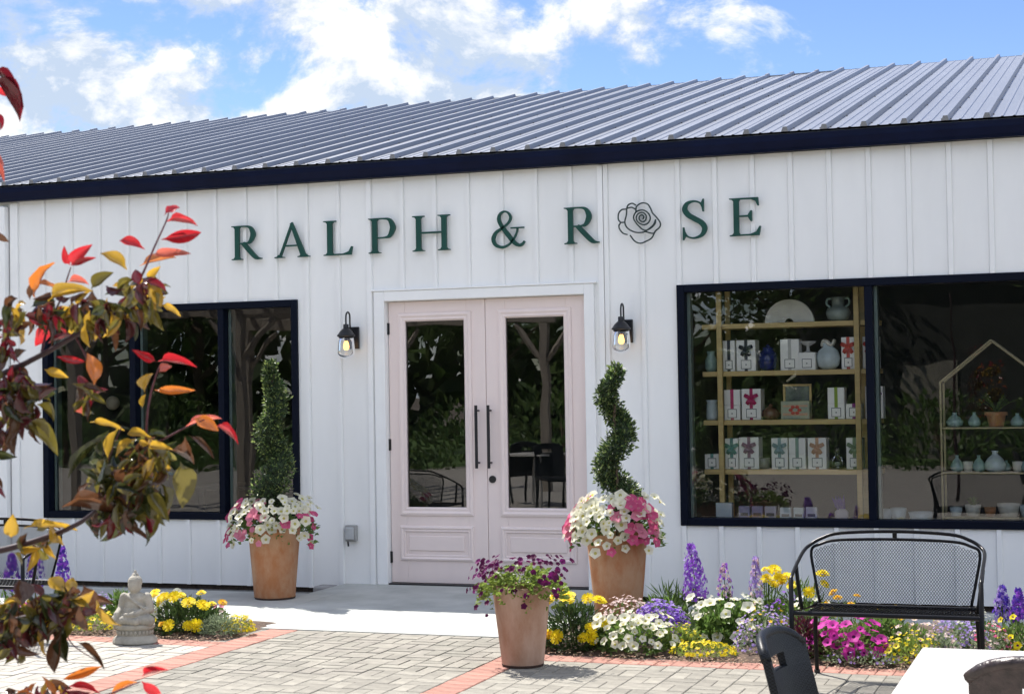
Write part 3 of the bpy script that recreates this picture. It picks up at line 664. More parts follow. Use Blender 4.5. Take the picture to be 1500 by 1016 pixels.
gift(440, 503, 3, .25, (.22, .34, .30), 'two stacked white gift boxes with flat sage ribbon', False, split=True)
gift(510, 581, 3, .25, PEACH, 'tall white gift box with peach bow')
gift(653, 716, 3, .25, SAGE, 'tall white gift box with olive green bow by the upright')
z1, z2, z3, z0 = SZ[1]+.013, SZ[2]+.013, SZ[3]+.013, SZ[0]+.013
def knob(p): MB().lathe([(.02, .19), (.022, .20), (.0, .22)], 12).build('lid', M['cobalt'], p, True)
jar('lidded_jar', [(.045, 0), (.07, .02), (.08, .08), (.07, .14), (.04, .17), (.045, .19)], M['cobalt'], cpx(370), SY+.13, z1, 'cobalt blue lidded ginger jar on upper gift shelf', 'jar', parts=knob)
def vlip(p):
    MB().tube([(.05*math.cos(a), .05*math.sin(a), .215+.02*math.cos(3*a)) for a in [k*math.pi/12 for k in range(24)]], .012, 8, closed=True).build('ruffled_rim', M['cream'], p, True)
jar('ruffled_vase', [(.05, 0), (.085, .03), (.098, .09), (.08, .15), (.04, .185), (.05, .215)], M['paleblue'], cpx(595), SY+.14, z1, 'round pale vase with ruffled rim on upper gift shelf', parts=vlip)
jar('pedestal_dish', [(.04, 0), (.015, .012), (.013, .05), (.06, .075), (.07, .09), (.05, .085), (0, .07)], mk('silver_glaze', (.5, .5, .5), .2), cpx(520), SY+.13, z1+.142, 'silver pedestal dish standing on a short gift box', 'dish')
jar('bottle_vase', [(.035, 0), (.05, .03), (.048, .10), (.03, .14), (.035, .17)], M['celadon'], cpx(158), SY+.14, z1, 'dark green bottle vase at the left end of upper shelf')
jar('milk_jar', [(.045, 0), (.05, .02), (.045, .12), (.04, .14), (.05, .165)], M['paleblue'], cpx(158), SY+.12, z2, 'pale ribbed jar at the left end of the middle shelf', 'jar')
jar('tea_pot', [(.05, 0), (.075, .03), (.07, .07), (.03, .10), (.012, .105), (.018, .12), (0, .128)], mk('brown_glaze', (.14, .06, .045), .25), cpx(376), SY+.13, z2, 'small brown teapot between crimson-bow box and picture frame', 'teapot', parts=lambda p: MB().tube([(.06, 0, .04), (.10, 0, .06), (.115, 0, .09)], .01).build('spout', mk('brown_glaze_s', (.14, .06, .045), .25), p))
jar('candle_cup', [(.042, 0), (.048, .02), (.05, .085), (.046, .09), (.043, .03), (0, .025)], mk('grey_glaze', (.25, .24, .22), .3), cpx(348), SY+.12, z3, 'grey candle cup between mauve and blue bow boxes', 'cup')
def stopper(p): MB().ell((0, 0, .15), (.022, .022, .02)).build('stopper', M['lampglass'], p, True)
jar('glass_decanter', [(.05, 0), (.065, .02), (.06, .07), (.02, .10), (.018, .13), (.028, .138)], M['lampglass'], cpx(620), SY+.13, z3, 'clear glass decanter on the lowest gift board', 'decanter', parts=stopper)
def pic():
    x = gx(476, SY+.2); t = tag(empty('picture_frame', (x, SY+.2, z2)), 'gold picture frame leaning behind a patterned box', 'picture frame'); w, h, f = .232, .285, .018
    MB().bbox(-w/2, -w/2+f, 0, .02, 0, h, .003).bbox(w/2-f, w/2, 0, .02, 0, h, .003).bbox(-w/2+f, w/2-f, 0, .02, h-f, h, .003).bbox(-w/2+f, w/2-f, 0, .02, 0, f, .003).build('frame', M['oak'], t)
    MB().box(-w/2+f, w/2-f, .012, .018, f, h-f).build('print', mk('frame_print', (.14, .17, .15), .5, .3, 9), t)
    t = tag(empty('patterned_box', (gx(467, SY+.06), SY+.06, z2)), 'floral patterned keepsake box in front of the gold frame', 'box')
    MB().bbox(-.115, .115, 0, .12, 0, .148, .003).build('carton', mk('floral_card', (.42, .40, .27), .5, .2, 18, col2=(.24, .32, .28)), t); MB().box(-.1, .1, -.004, -.001, .03, .05).box(-.1, .1, -.004, -.001, .10, .115).build('stripe', ribm(PEACH), t)
    b = MB()
    for k in range(6): a = k*math.pi/3; b.ell((.035*math.cos(a), -.003, .075+.028*math.sin(a)), (.018, .004, .014), 8, 5)
    b.build('flower_motif', ribm(RED), t)
pic()
# round half-disc plate and two-handled urn on the top board
x = gx(452, SY+.12); t = tag(empty('stone_arch', (x, SY+.12, z0)), 'half-round white stone arch ornament on the top shelf', 'ornament')
b = MB(); n = 24; pts = [(.2*math.cos(math.pi*k/n), .19*math.sin(math.pi*k/n)) for k in range(n+1)]+[(-.035*math.cos(math.pi*k/8), .035*math.sin(math.pi*k/8)) for k in range(9)]
b.prism([(x_, z_) for x_, z_ in pts][::-1], 0, .045); b.build('disc', M['cream'], t)
def urn(p):
    for s in (-1, 1): MB().tube(catmull([(s*.05, 0, .185), (s*.085, 0, .18), (s*.09, 0, .14), (s*.06, 0, .115)], 4), .009).build('handle', M['celadon'], p, True)
jar('urn', [(.05, 0), (.085, .02), (.10, .07), (.085, .105), (.05, .12), (.05, .17), (.06, .195), (.05, .195), (.045, .13)], mk('grey_celadon', (.26, .31, .29), .4), cpx(635), SY+.14, z0, 'grey green two-handled urn on the top shelf', 'urn', parts=urn)
# bottom display on the ledge
LZ = .5465
def card(c0, c1, h, mat, label, name='soap_box', cat='box', y=.185, lab=True):
    x0, x1 = gx(c0, y), gx(c1, y); w = x1-x0; t = tag(empty(name, ((x0+x1)/2, y, LZ)), label, cat, 'small boxes on the window ledge')
    MB().bbox(-w/2, w/2, 0, .06, 0, h, .002).build('carton', mat, t)
    if lab: MB().box(-w*.35, w*.35, -.003, -.001, h*.45, h*.62).build('print_band', M['box_line'] if mat is not M['white_box'] else ribm((.3, .36, .4)), t)
lav = mk('lavender_card', (.34, .33, .55), .5, .05, 6); ice = mk('ice_card', (.60, .70, .78), .5, .05, 6)
card(165, 225, .165, ice, 'plain pale card standing at the left end of the window ledge', 'display_card', 'card', lab=False)
card(250, 290, .14, lav, 'lavender soap box nearest the pale card on the ledge'); card(298, 338, .14, lav, 'lavender soap box in the middle of three on the ledge'); card(346, 388, .14, mk('white_lav', (.62, .60, .72), .5), 'white and lavender soap box, third on the ledge')
card(403, 443, .13, ice, 'pale blue soap box beside the lavender ones on the ledge'); card(453, 490, .13, mk('ice2', (.64, .73, .74), .5), 'pale aqua soap box in the middle of the ledge'); card(499, 540, .135, mk('ice3', (.68, .68, .76), .5), 'pale lilac soap box right of the aqua one on the ledge')
x = gx(632, .19); t = tag(empty('lavender_sachet', (x, .19, LZ)), 'wrapped bunch of purple lavender leaning on the ledge', 'lavender')
MB().lathe([(.03, 0), (.05, .01), (.055, .10), (.03, .125)], 12, sy=.5).build('wrap', mk('wrap_paper', (.50, .46, .55), .6), t, True)
b = MB()
for k in range(60): b.leaf((random.uniform(-.03, .03), random.uniform(-.015, .015), .11), (random.gauss(-.25, .15), random.gauss(0, .1), 1), (0, -1, 0), random.uniform(.07, .13), .016)
b.build('lavender_heads', PT['indigo'], t)
for px, h, r, lb in ((1292, .12, .06, 'pale grey pot on the ledge just right of the mullion'), (1312, .13, .065, 'pale blue pot second right of the mullion on the ledge'), (1345, .10, .10, 'wide white bowl on the ledge before the house shelf')):
    jar('ledge_pot', [(r*.7, 0), (r, h), (r*.9, h), (r*.6, .02), (0, .02)], M['paleblue'], px, .27, LZ, lb, 'pot')
# house-shaped brass stand
hs = tag(empty('house_stand', (8.46, .48, 0)), 'brass house-shaped display stand behind the window glass', 'display stand'); hy0, hy1 = .34, .62
HX0, HX1, HP, HE, HZ = 8.072, 8.86, 8.462, 1.66, 1.98
for y in (hy0, hy1):
    for x in (HX0, HX1): sp(MB().tube([(x, y, .546), (x, y, HE)], .009), 'post', M['brass'], hs)
    for x in (HX0, HX1): sp(MB().tube([(x, y, HE), (HP, y, HZ)], .009), 'rafter', M['brass'], hs)
for x, z in ((HX0, HE), (HX1, HE), (HP, HZ)): sp(MB().tube([(x, hy0, z), (x, hy1, z)], .007), 'purlin', M['brass'], hs)
for z in (1.300, .948, .60): sp(MB().bbox(HX0, HX1, hy0, hy1, z-.008, z+.004, .002), 'shelf_tray', M['brass'], hs)
gourd = lambda r, h: [(r*.5, 0), (r*.9, h*.12), (r, h*.35), (r*.7, h*.62), (r*.28, h*.82), (r*.25, h*.93), (r*.32, h)]
for px, z, r, h, m, lb in ((1397, 1.305, .068, .115, 'celadon', 'squat celadon gourd vase by the stand post'), (1426, 1.305, .05, .115, 'celadon', 'slim dark celadon vase left of the fern pot'), (1489, 1.305, .055, .105, 'celadon', 'round celadon vase right of the fern pot'),
                           (1399, .953, .052, .13, 'celadon', 'blue green vase at the left of the middle tray'), (1431, .953, .05, .13, 'celadon', 'blue green vase beside the large white one'), (1455, .953, .086, .165, 'paleblue', 'large pale onion vase on the middle tray'), (1471, .953, .04, .085, 'celadon', 'tiny teal bud vase behind the onion vase'), (1502, .953, .05, .12, 'celadon', 'teal vase cut by the picture edge')):
    jar('bud_vase', gourd(r, h), M[m], px, .44 if 'behind' not in lb else .54, z, lb, 'vase', 'vases on the house stand')
for px, z, r, h, m, lb in ((1415, .953, .04, .08, 'cream', 'patterned cream cup left of the onion vase'), (1488, .953, .042, .08, 'cream', 'patterned cream cup right of the onion vase'), (1396, .605, .05, .07, 'paleblue', 'low pale pot at the foot of the stand post'), (1421, .605, .062, .09, 'cream', 'cream pot holding a small succulent'), (1446, .605, .045, .07, 'terra', 'small terracotta pot on the lowest tray'), (1473, .605, .085, .10, 'cream', 'wide cream bowl on the lowest tray'), (1499, .605, .05, .09, 'paleblue', 'pale lilac pot at the picture edge')):
    jar('small_pot', [(r*.75, 0), (r*.95, h*.6), (r, h), (r*.9, h), (r*.7, .015), (0, .015)], M[m], px, .45, z, lb, 'pot', 'pots on the house stand', parts=(lambda p: (lambda b: ([b.leaf((0, 0, .07), (random.gauss(0, .6), random.gauss(0, .6), 1), (0, 0, 1), .09, .02) for _ in range(26)], b.build('leaves', M['mid_leaf'], p)))(MB())) if 'succulent' in lb else None)
x = onY(1458, 560, .46).x; t = tag(empty('fern_pot', (x, .46, 1.305)), 'terracotta pot with a green fern on the upper tray', 'potted plant')
MB().lathe([(.055, 0), (.075, .09), (.088, .09), (.088, .115), (.07, .115), (.06, .04), (0, .04)], 20).build('pot', M['terra'], t, 'auto')
b = MB()
for k in range(14):
    a = random.uniform(0, 6.28); d = Vector((math.cos(a), math.sin(a)*.7, random.uniform(.6, 1.6))).normalized(); p = Vector((0, 0, .10)); L = random.uniform(.13, .22)
    for q in range(5):
        b.leaf(p, d, Vector((0, 0, 1)), L/3.4, .034); p = p+d*L/5; d = (d+Vector((0, 0, -.12))).normalized()
b.build('fern_leaves', M['mid_leaf'], t)
# left window interior: paper lanterns and a clothes rail
for px, py, r, lb in ((145, 640, .09, 'lower beige paper globe behind the three-pane window'), (131, 612, .08, 'upper beige paper globe behind the three-pane window'), (165, 590, .07, 'rear beige paper globe behind the three-pane window')):
    p = onY(px, py, 1.0+r); o = MB().ell(p, (r, r, r), 20, 12).build('paper_globe', mk('paper_globe_%d' % px, (.60, .52, .38), .7), None, True); tag(o, lb, 'globe', 'paper globes inside the shop')
t = tag(empty('display_table', (1.3, 1.9, 0)), 'dark display table inside behind the three-pane window', 'table')
MB().bbox(-.7, .7, -.35, .35, .70, .74, .005).build('table_top', M['int_ceil'], t)
for sx in (-.62, .62):
    for sy in (-.28, .28): MB().bbox(sx-.03, sx+.03, sy-.03, sy+.03, 0, .70, .004).build('leg', M['int_ceil'], t)

# ================================================================== FLOWER PIECES (shared meshes)
def petunia(name, pm, tm):
    b = MB(); n = 10; vs = [(0, 0, -.35)]
    vs += [(.26*math.cos(2*math.pi*k/n), .26*math.sin(2*math.pi*k/n), -.05) for k in range(n)]
    for k in range(n):
        r = (1.0 if k % 2 == 0 else .80)*random.uniform(.93, 1.05); vs.append((r*math.cos(2*math.pi*k/n), r*math.sin(2*math.pi*k/n), (.06 if k % 2 == 0 else .16)+random.uniform(-.10, .10)))
    b.add(vs, []); b.mi = 1
    b.f += [(0, 1+k, 1+(k+1) % n) for k in range(n)]; b.m += [1]*n
    b.f += [(1+k, 1+n+k, 1+n+(k+1) % n, 1+(k+1) % n) for k in range(n)]; b.m += [0]*n
    return b.mesh(name, [pm, tm], True)
def pompon(name, pm, cm):
    b = MB()
    for ring, (r, z, t, n) in enumerate(((1.0, 0, .15, 13), (.74, .22, .5, 11), (.45, .40, .9, 8))):
        for k in range(n):
            a = 2*math.pi*(k+.5*ring)/n+random.uniform(-.1, .1); d = Vector((math.cos(a), math.sin(a), t*.6)); s = Vector((-math.sin(a), math.cos(a), 0))
            p = Vector((math.cos(a), math.sin(a), 0))*r*.25+Vector((0, 0, z)); e = p+d.normalized()*r*.78
            b.add([p-s*.08, p+s*.08, e+s*.20*r, e-s*.20*r, p+(e-p)*1.12], [(0, 1, 2, 3), (3, 2, 4)])
    b.mi = 1; b.ell((0, 0, .42), (.28, .28, .16), 8, 5); return b.mesh(name, [pm, cm])
def star(b, p, n, s, petals=5):
    t, u, n = basis(n); a0 = random.uniform(0, 6.28); p = Vector(p)
    vs = [p]; 
    for k in range(petals*2):
        a = a0+math.pi*k/petals; r = s*(1 if k % 2 == 0 else .55); vs.append(p+(t*math.cos(a)+u*math.sin(a))*r+n*s*.15)
    b.add(vs, [(0, 1+k, 1+(k+1) % (2*petals)) for k in range(2*petals)])
FM = {}
def fmesh(kind, col, n=3):
    key = (kind, col)
    if key not in FM:
        if kind == 'pet': FM[key] = [petunia('flower', PT[col], PT['throat'] if col in ('white', 'blush') else (PT['burg'] if col in ('burg', 'plum') else PT['rose' if col in ('pink', 'rose') else 'plum'])) for _ in range(n)]
        else: FM[key] = [pompon('flower', PT[col], PT[col]) for _ in range(n)]
    return random.choice(FM[key])
def put_flower(parent, kind, col, p, n, s):
    o = inst(fmesh(kind, col), 'flower', parent, frame_mat(p, Vector(n)+rnd_dir()*.25, s*random.uniform(.62, 1.2))); return o
def rnd_dir(zmin=-1.0):
    while True:
        v = Vector((random.gauss(0, 1), random.gauss(0, 1), random.gauss(0, 1)))
        if v.length > .1:
            v.normalize()
            if v.z >= zmin: return v
def dome_leaves(b, n, r, h, L, W, z0=0.0, cy=1.0, inner=.35):
    for _ in range(n):
        d = rnd_dir(-.15); q = (inner+(1-inner)*random.random()**.5)
        p = Vector((d.x*r*q, d.y*r*cy*q, z0+max(.01, d.z*h*q))); dd = (d+Vector((random.gauss(0, .6), random.gauss(0, .6), random.gauss(.25, .5))))
        b.leaf(p, dd, rnd_dir(-.3), L*random.uniform(.6, 1.25), W*random.uniform(.7, 1.2))

# ================================================================== PLANTERS
def pot_mesh(rb, rt, h):
    b = MB(); n = 40; prof = [(rb*.96, 0), (rb, .012), (rb+(rt-rb)*.5, h*.5), (rt, h*.985), (rt-.006, h), (rt-.025, h), (rt-.03, h-.06), (rt-.04, h-.06)]
    b.lathe(prof, n)
    out = []
    for x, y, z in b.v:
        a = math.atan2(y, x); k = 1+.006*math.sin(5*a+z*9)+.005*math.sin(11*a-z*23)+random.uniform(-.002, .002); out.append((x*k, y*k, z))
    b.v = out; return b
def planter(loc, rb, rt, h, potmat, label, blooms, spread, zlo, zhi, foliage, spiral=None, fl_scale=.028, lname='potted_topiary', nleaf=500, cat='planter', cy=.8, leafL=.05, wob=.12):
    t = tag(empty(lname, loc), label, cat)
    pot_mesh(rb, rt, h).build('pot', potmat, t, 'auto').rotation_euler = (0, 0, random.uniform(0, 6))
    MB().lathe([(rb*.98, -.001), (rb*1.02, .014), (rb*.9, .016)], 32).build('saucer', M['terra_d'], t)
    MB().lathe([(rt-.045, h-.05), (.05, h-.03), (0, h-.025)], 24).build('soil', M['soil'], t)
    b = MB()
    for _ in range(nleaf):
        a = random.uniform(0, 6.283); q = random.random()**.5*spread*.95; z = h+(zhi*.75)*(1-(q/spread)**2)*random.random()+(zlo*.9*max(0, (q/spread-.55)/.45)*random.random())
        p = Vector((q*math.cos(a), q*math.sin(a)*cy, z)); b.leaf(p, (math.cos(a), math.sin(a), random.uniform(-.4, .9)), rnd_dir(.1), leafL*random.uniform(.6, 1.2), leafL*.55)
    b.build('petunia_leaves', foliage, t)
    for col, cnt, (ca, ha), kind in blooms:
        for _ in range(int(cnt*1.2)):
            # ha: half-angle of the arc round ca (degrees, 270 faces the viewer)
            for _try in range(9):
                a = R_(random.uniform(ca-ha, ca+ha)); v = random.random()
                q = spread*(.42+.58*math.sin(math.pi/2*min(1, .25+v*.9))); zz = h+zhi*(1-v)**.8+zlo*max(0, v-.72)/.28*random.random()
                wb = 1+wob*math.sin(3*a+1.3)*math.cos(2*a-v*3)+wob*.5*random.uniform(-1, 1); p = Vector((q*wb*math.cos(a), q*wb*math.sin(a)*cy, h+(zz-h)*(wb if zz > h else 1)))
                if not any((p-pp).length < fl_scale*1.05 for pp in planter.pts): break
            planter.pts.append(p)
            nrm = Vector((math.cos(a), math.sin(a)-.35, .45+(.8*(1-v)))) + rnd_dir()*.3
            put_flower(t, kind, col, p, nrm, fl_scale)
    planter.pts = []
    if spiral:
        zb, zt, ph, turns, rr, hx, tp_ = spiral
        tr = MB().tube(catmull([(0, 0, h-.04), (.008, .005, zb+.2), (-.006, 0, (zb+zt)/2), (.004, 0, zt-.1)], 4), [.011+.0*k for k in range(13)], 8).build('trunk', M['wood'], t, True)
        hp, hr_ = [], []
        for k in range(61):
            u = k/60*.97; taper = 1-tp_*u; an = ph+turns*2*math.pi*u; hr = hx*taper; hp.append((hr*math.cos(an), hr*math.sin(an), zb+(zt-zb)*u)); hr_.append(rr*taper*.66*(1 if u < .88 else .5)*random.uniform(.85, 1.1))
        MB().tube(hp, hr_, 9).build('shade_core', mk('inner_shade_core', (.022, .040, .014), .9, .4, 40, bump=1, bscale=50), t)  # dark solid core, its colour stands in for shade between the leaves
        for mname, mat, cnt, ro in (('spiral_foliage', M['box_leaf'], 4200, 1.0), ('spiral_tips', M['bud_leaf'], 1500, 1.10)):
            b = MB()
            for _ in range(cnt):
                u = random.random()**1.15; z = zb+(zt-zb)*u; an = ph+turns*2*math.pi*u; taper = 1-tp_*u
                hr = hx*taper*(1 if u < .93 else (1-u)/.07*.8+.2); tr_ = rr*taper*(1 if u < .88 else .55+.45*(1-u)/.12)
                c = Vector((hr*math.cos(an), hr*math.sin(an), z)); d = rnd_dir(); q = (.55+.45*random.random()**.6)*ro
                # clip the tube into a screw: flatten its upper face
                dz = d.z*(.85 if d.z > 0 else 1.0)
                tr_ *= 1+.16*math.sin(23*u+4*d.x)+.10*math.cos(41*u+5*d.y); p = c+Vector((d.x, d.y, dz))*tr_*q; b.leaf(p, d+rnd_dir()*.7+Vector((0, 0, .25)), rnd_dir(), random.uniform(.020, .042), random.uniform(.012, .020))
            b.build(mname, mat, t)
    return t
planter.pts = []
PL = onZ(403, 876); PRx = groundY(906, -1.50); PF = onZ(766, 974)
planter((PL.x, PL.y, .005), .165, .212, .58, M['terra'], 'terracotta pot of white and pink petunias with spiral topiary before the three-pane window',
        [('white', 26, (235, 50), 'pet'), ('pink', 15, (205, 28), 'pet'), ('rose', 12, (262, 16), 'pet'), ('white', 24, (320, 35), 'pet'), ('pink', 7, (335, 30), 'pet'), ('white', 14, (90, 80), 'pet')], .375, -.20, .22, M['mid_leaf'], (.72, 1.90, 2.2, 2.3, .148, .062, .60), .043, nleaf=560)
planter((PRx, -1.50, .006), .168, .222, .60, M['terra'], 'tall terracotta pot of white and pink petunias with spiral topiary right of the doors',
        [('white', 46, (255, 40), 'pet'), ('pink', 14, (203, 16), 'pet'), ('rose', 9, (205, 24), 'pet'), ('pink', 17, (306, 32), 'pet'), ('rose', 10, (310, 30), 'pet'), ('white', 9, (318, 30), 'pet'), ('white', 15, (200, 22), 'pet'), ('white', 9, (345, 20), 'pet'), ('white', 16, (90, 80), 'pet')], .345, -.13, .27, M['mid_leaf'], (.74, 1.80, 5.4, 2.1, .108, .088, .40), .045, nleaf=520)
planter((PF.x, PF.y, .002), .126, .176, .475, M['terra_p'], 'small pale terracotta pot of dark purple petunias standing on the pavers',
        [('burg', 62, (275, 85), 'pet'), ('plum', 34, (195, 45), 'pet'), ('plum', 12, (320, 40), 'pet'), ('burg', 22, (90, 80), 'pet')], .275, -.17, .17, M['lime_leaf'], None, .020, 'potted_petunia', 760, leafL=.046, wob=.35)

# ================================================================== BED PLANTS
RG, LG = 'plants in the bed right of the doors', 'plants in the bed left of the doors'
def bloom_plant(label, px, y, wpx, pytop, leaf, nleaf, L, W, big=(), small=(), cat='flowers', group=RG, name='flowering_plant', hmin=.55, cy=.8, zb=.02, stems=False):
    x = groundY(px, y); dep = (Vector((x, y, .2))-CAM).dot(FWD); r = 1.14*wpx/2*dep/F_PX; h = max(.06, onY(px, pytop, y).z-zb); nleaf = int(nleaf*1.6)
    t = tag(empty(name, (x, y, zb)), label, cat, group)
    b = MB(); dome_leaves(b, nleaf, r*.95, h*(.80 if big or small else 1.0), L, W, 0, cy); b.build('foliage', leaf, t)
    if stems:
        b = MB()
        for k in range(9):
            a = random.uniform(0, 6.28); q = random.random()*r*.6; b.tube([(q*.4*math.cos(a), q*.4*math.sin(a), 0), (q*math.cos(a), q*math.sin(a), h*.8)], .004, 5)
        b.build('stems', M['mid_leaf'], t)
    for kind, col, cnt, s in big:
        for _ in range(cnt):
            for _try in range(8):
                d = rnd_dir(-.05); 
                if d.y > .45: d.y *= -1
                p = Vector((d.x*r, d.y*r*cy, max(.03, h*(hmin+(1-hmin)*random.random()) if d.z > .3 else h*max(.15, d.z)*1.6)))
                if p.z > h: p.z = h*random.uniform(.85, 1)
                if not any((p-q).length < s*1.25 for q in bloom_plant.pts): break
            bloom_plant.pts.append(p)
            put_flower(t, kind, col, p, d*.8+Vector((0, -.35, .75))+rnd_dir()*.35, s)
    bloom_plant.pts = []
    for col, cnt, s in small:
        b = MB()
        for _ in range(cnt):
            d = rnd_dir(-.05); q = random.uniform(.86, 1.06); star(b, (d.x*r*q, d.y*r*cy*q, max(.02, h*max(.08, d.z)*q)), d+Vector((0, -.3, .5))+rnd_dir()*.5, s*random.uniform(.75, 1.25), random.choice((4, 5)))
        tag(b.build('small_blossoms', PT[col], t), kind='stuff')
    return t
bloom_plant.pts = []
def spike(label, px, y, pytop, wpx, cols, n, group=RG, zb=.02, leaf='mid_leaf', frac=.75, name='flower_spike_plant', lean=.0, cat='flowers'):
    x = groundY(px, y); dep = (Vector((x, y, .2))-CAM).dot(FWD); r = wpx/2*dep/F_PX; h = onY(px, pytop, y).z-zb
    t = tag(empty(name, (x, y, zb)), label, cat, group)
    MB().tube([(lean*h, 0, 0), (lean*h*.5, 0, h*.5), (0, 0, h*.98)], [.005, .004, .002], 6).build('stem', M['mid_leaf'], t)
    b = MB(); dome_leaves(b, 70, r*1.3, h*(1-frac)+.06, .07, .02); b.build('leaves', M[leaf], t)
    for ci, col in enumerate(cols):
        b = MB()
        for k in range(n//len(cols)):
            u = random.random(); z = h*(1-frac)+h*frac*u; a = random.uniform(0, 6.283); q = r*(1-.72*u**1.6)*random.uniform(.6, 1.05); lx = lean*h*(1-z/h)
            star(b, (lx+q*math.cos(a), q*math.sin(a), z), (math.cos(a), math.sin(a), random.uniform(-.2, .4)), random.uniform(.011, .019), 5)
        tag(b.build('florets', PT[col], t), kind='stuff')
    return t
D_, Mi, Li, Gy = M['dark_leaf'], M['mid_leaf'], M['lime_leaf'], M['grey_leaf']
# right bed, front row
bloom_plant('tall yellow strawflowers with dark leaves beside the small purple pot', 843, -3.0, 82, 866, D_, 620, .06, .017, [('pom', 'yellow', 13, .042), ('pom', 'gold', 3, .028)], hmin=.8, stems=True)
bloom_plant('white petunia mound spilling to the bricks before the terracotta pot', 930, -3.0, 112, 897, Mi, 420, .045, .025, [('pet', 'white', 70, .036)], hmin=.4)
bloom_plant('blush white candytuft cushion under the tall terracotta pot', 917, -2.35, 78, 872, Mi, 260, .03, .01, small=[('blush', 260, .014)])
bloom_plant('lavender purple mound of small flowers right of the white petunias', 968, -2.72, 84, 880, Mi, 260, .035, .012, small=[('lilac', 230, .017), ('purple', 330, .016)])
bloom_plant('green strap leaf clump at the foot of the tall pot', 985, -2.0, 74, 868, Mi, 220, .13, .014, name='leafy_clump', cat='plant')
spike('tallest violet delphinium spike standing before the wall', 1014, -2.25, 797, 40, ('violet', 'lilac', 'violet'), 330, frac=.62, lean=.10)
spike('short violet stock spike with pale tip', 1063, -2.2, 826, 26, ('violet', 'blush'), 90, frac=.5)
spike('lilac stock spike with pale lower florets', 1109, -2.3, 816, 24, ('lilac', 'blush', 'lilac'), 150, frac=.6)
bloom_plant('cream petunias with large leaves in the middle of the right bed', 1062, -2.62, 104, 876, Mi, 420, .075, .038, [('pet', 'white', 30, .042)], hmin=.55)
bloom_plant('low yellow bidens at the brick edge', 1032, -3.08, 88, 938, Li, 330, .03, .008, small=[('yellow', 90, .015), ('lemon', 60, .015)])
bloom_plant('tall yellow marigolds left of the bench arm', 1127, -2.15, 44, 832, Mi, 190, .08, .012, [('pom', 'yellow', 9, .038)], hmin=.75, stems=True)
bloom_plant('yellow marigolds behind the bench arm', 1178, -2.15, 78, 836, Mi, 230, .08, .012, [('pom', 'yellow', 11, .040), ('pom', 'gold', 2, .03)], hmin=.7, stems=True)
bloom_plant('cream daisies behind the bench seat', 1185, -2.5, 60, 872, Mi, 180, .05, .02, [('pet', 'white', 8, .032)], hmin=.6)
bloom_plant('pale lilac airy cloud of small flowers behind the wicker chair', 1122, -2.9, 84, 886, Gy, 300, .04, .010, small=[('lilac', 170, .012), ('gold', 14, .014), ('blush', 50, .01)])
bloom_plant('dark burgundy leaf clump under the bench', 1178, -3.0, 56, 905, M['burg_leaf'], 260, .045, .022, name='leafy_clump', cat='plant')
bloom_plant('orange yellow marigolds showing just above the bench seat', 1240, -2.35, 66, 868, Mi, 160, .05, .015, [('pom', 'gold', 8, .03)], hmin=.8)
bloom_plant('bright magenta petunias under the bench', 1243, -3.0, 100, 904, Mi, 330, .045, .024, [('pet', 'magenta', 42, .040)], hmin=.3)
bloom_plant('fresh green bushy clump under the bench', 1292, -2.75, 82, 897, Mi, 420, .055, .020, name='leafy_clump', cat='plant')
bloom_plant('blush cream small-flowered plant under the bench', 1340, -2.85, 74, 902, Mi, 240, .04, .015, [('pet', 'blush', 30, .020)], hmin=.4)
bloom_plant('yellow mimulus at the brick edge under the bench', 1338, -3.05, 82, 925, Li, 330, .04, .010, [('pet', 'lemon', 12, .02)], small=[('yellow', 80, .014)])
bloom_plant('grey green alyssum with lilac specks at the brick edge', 1262, -3.12, 98, 948, Gy, 360, .03, .010, small=[('lilac', 60, .010)])
bloom_plant('lilac cloud of flowers behind the right bench leg', 1408, -2.75, 84, 902, Gy, 270, .04, .010, small=[('lilac', 230, .013)])
bloom_plant('pink and grey low plant right of the bench leg', 1452, -2.95, 54, 905, Gy, 240, .035, .012, small=[('pink', 40, .013), ('blush', 50, .012)])
bloom_plant('yellow pansies at the far right of the bed', 1487, -2.9, 46, 900, Mi, 200, .04, .018, [('pet', 'yellow', 10, .032)], hmin=.5)
spike('purple stock spike right of the bench', 1470, -2.4, 858, 30, ('indigo', 'lilac'), 150, frac=.55)
spike('deep purple stock spike at the right picture edge', 1494, -2.5, 862, 28, ('indigo', 'violet'), 150, frac=.55)
for k, (px, y, w, top, col) in enumerate(((1550, -2.9, 90, 900, 'white'), (1640, -2.7, 90, 900, 'lilac'), (1730, -2.9, 90, 905, 'pink'))):
    bloom_plant(('white', 'lilac', 'pink')[k]+' flowering mound beyond the right picture edge', px, y, w, top, Mi, 250, .04, .018, small=[(col, 160, .016)])
# low fillers between the larger plants
for lab, px, y, w, top, lf, sm in (('lime green filler with yellow specks between the strawflowers and white petunias', 885, -2.75, 50, 905, Li, 'lemon'), ('lime green filler behind the low yellow bidens', 1000, -2.9, 60, 912, Li, 'lemon'),
        ('grey leaved filler with cream specks right of the delphinium', 1038, -2.4, 60, 872, Gy, 'white'), ('green filler with cream specks left of the bench', 1095, -2.5, 70, 866, Mi, 'white'), ('green filler with violet specks behind the bench arm', 1150, -2.35, 60, 866, Mi, 'violet'),
        ('lime filler with gold specks under the bench middle', 1300, -2.4, 70, 886, Li, 'gold'), ('grey filler with blush specks under the bench end', 1375, -2.95, 60, 922, Gy, 'blush'), ('green filler with white specks by the right bench leg', 1430, -2.5, 60, 888, Mi, 'white')):
    bloom_plant(lab, px, y, w, top, lf, 260, .05, .016, small=[(sm, 60, .013)])
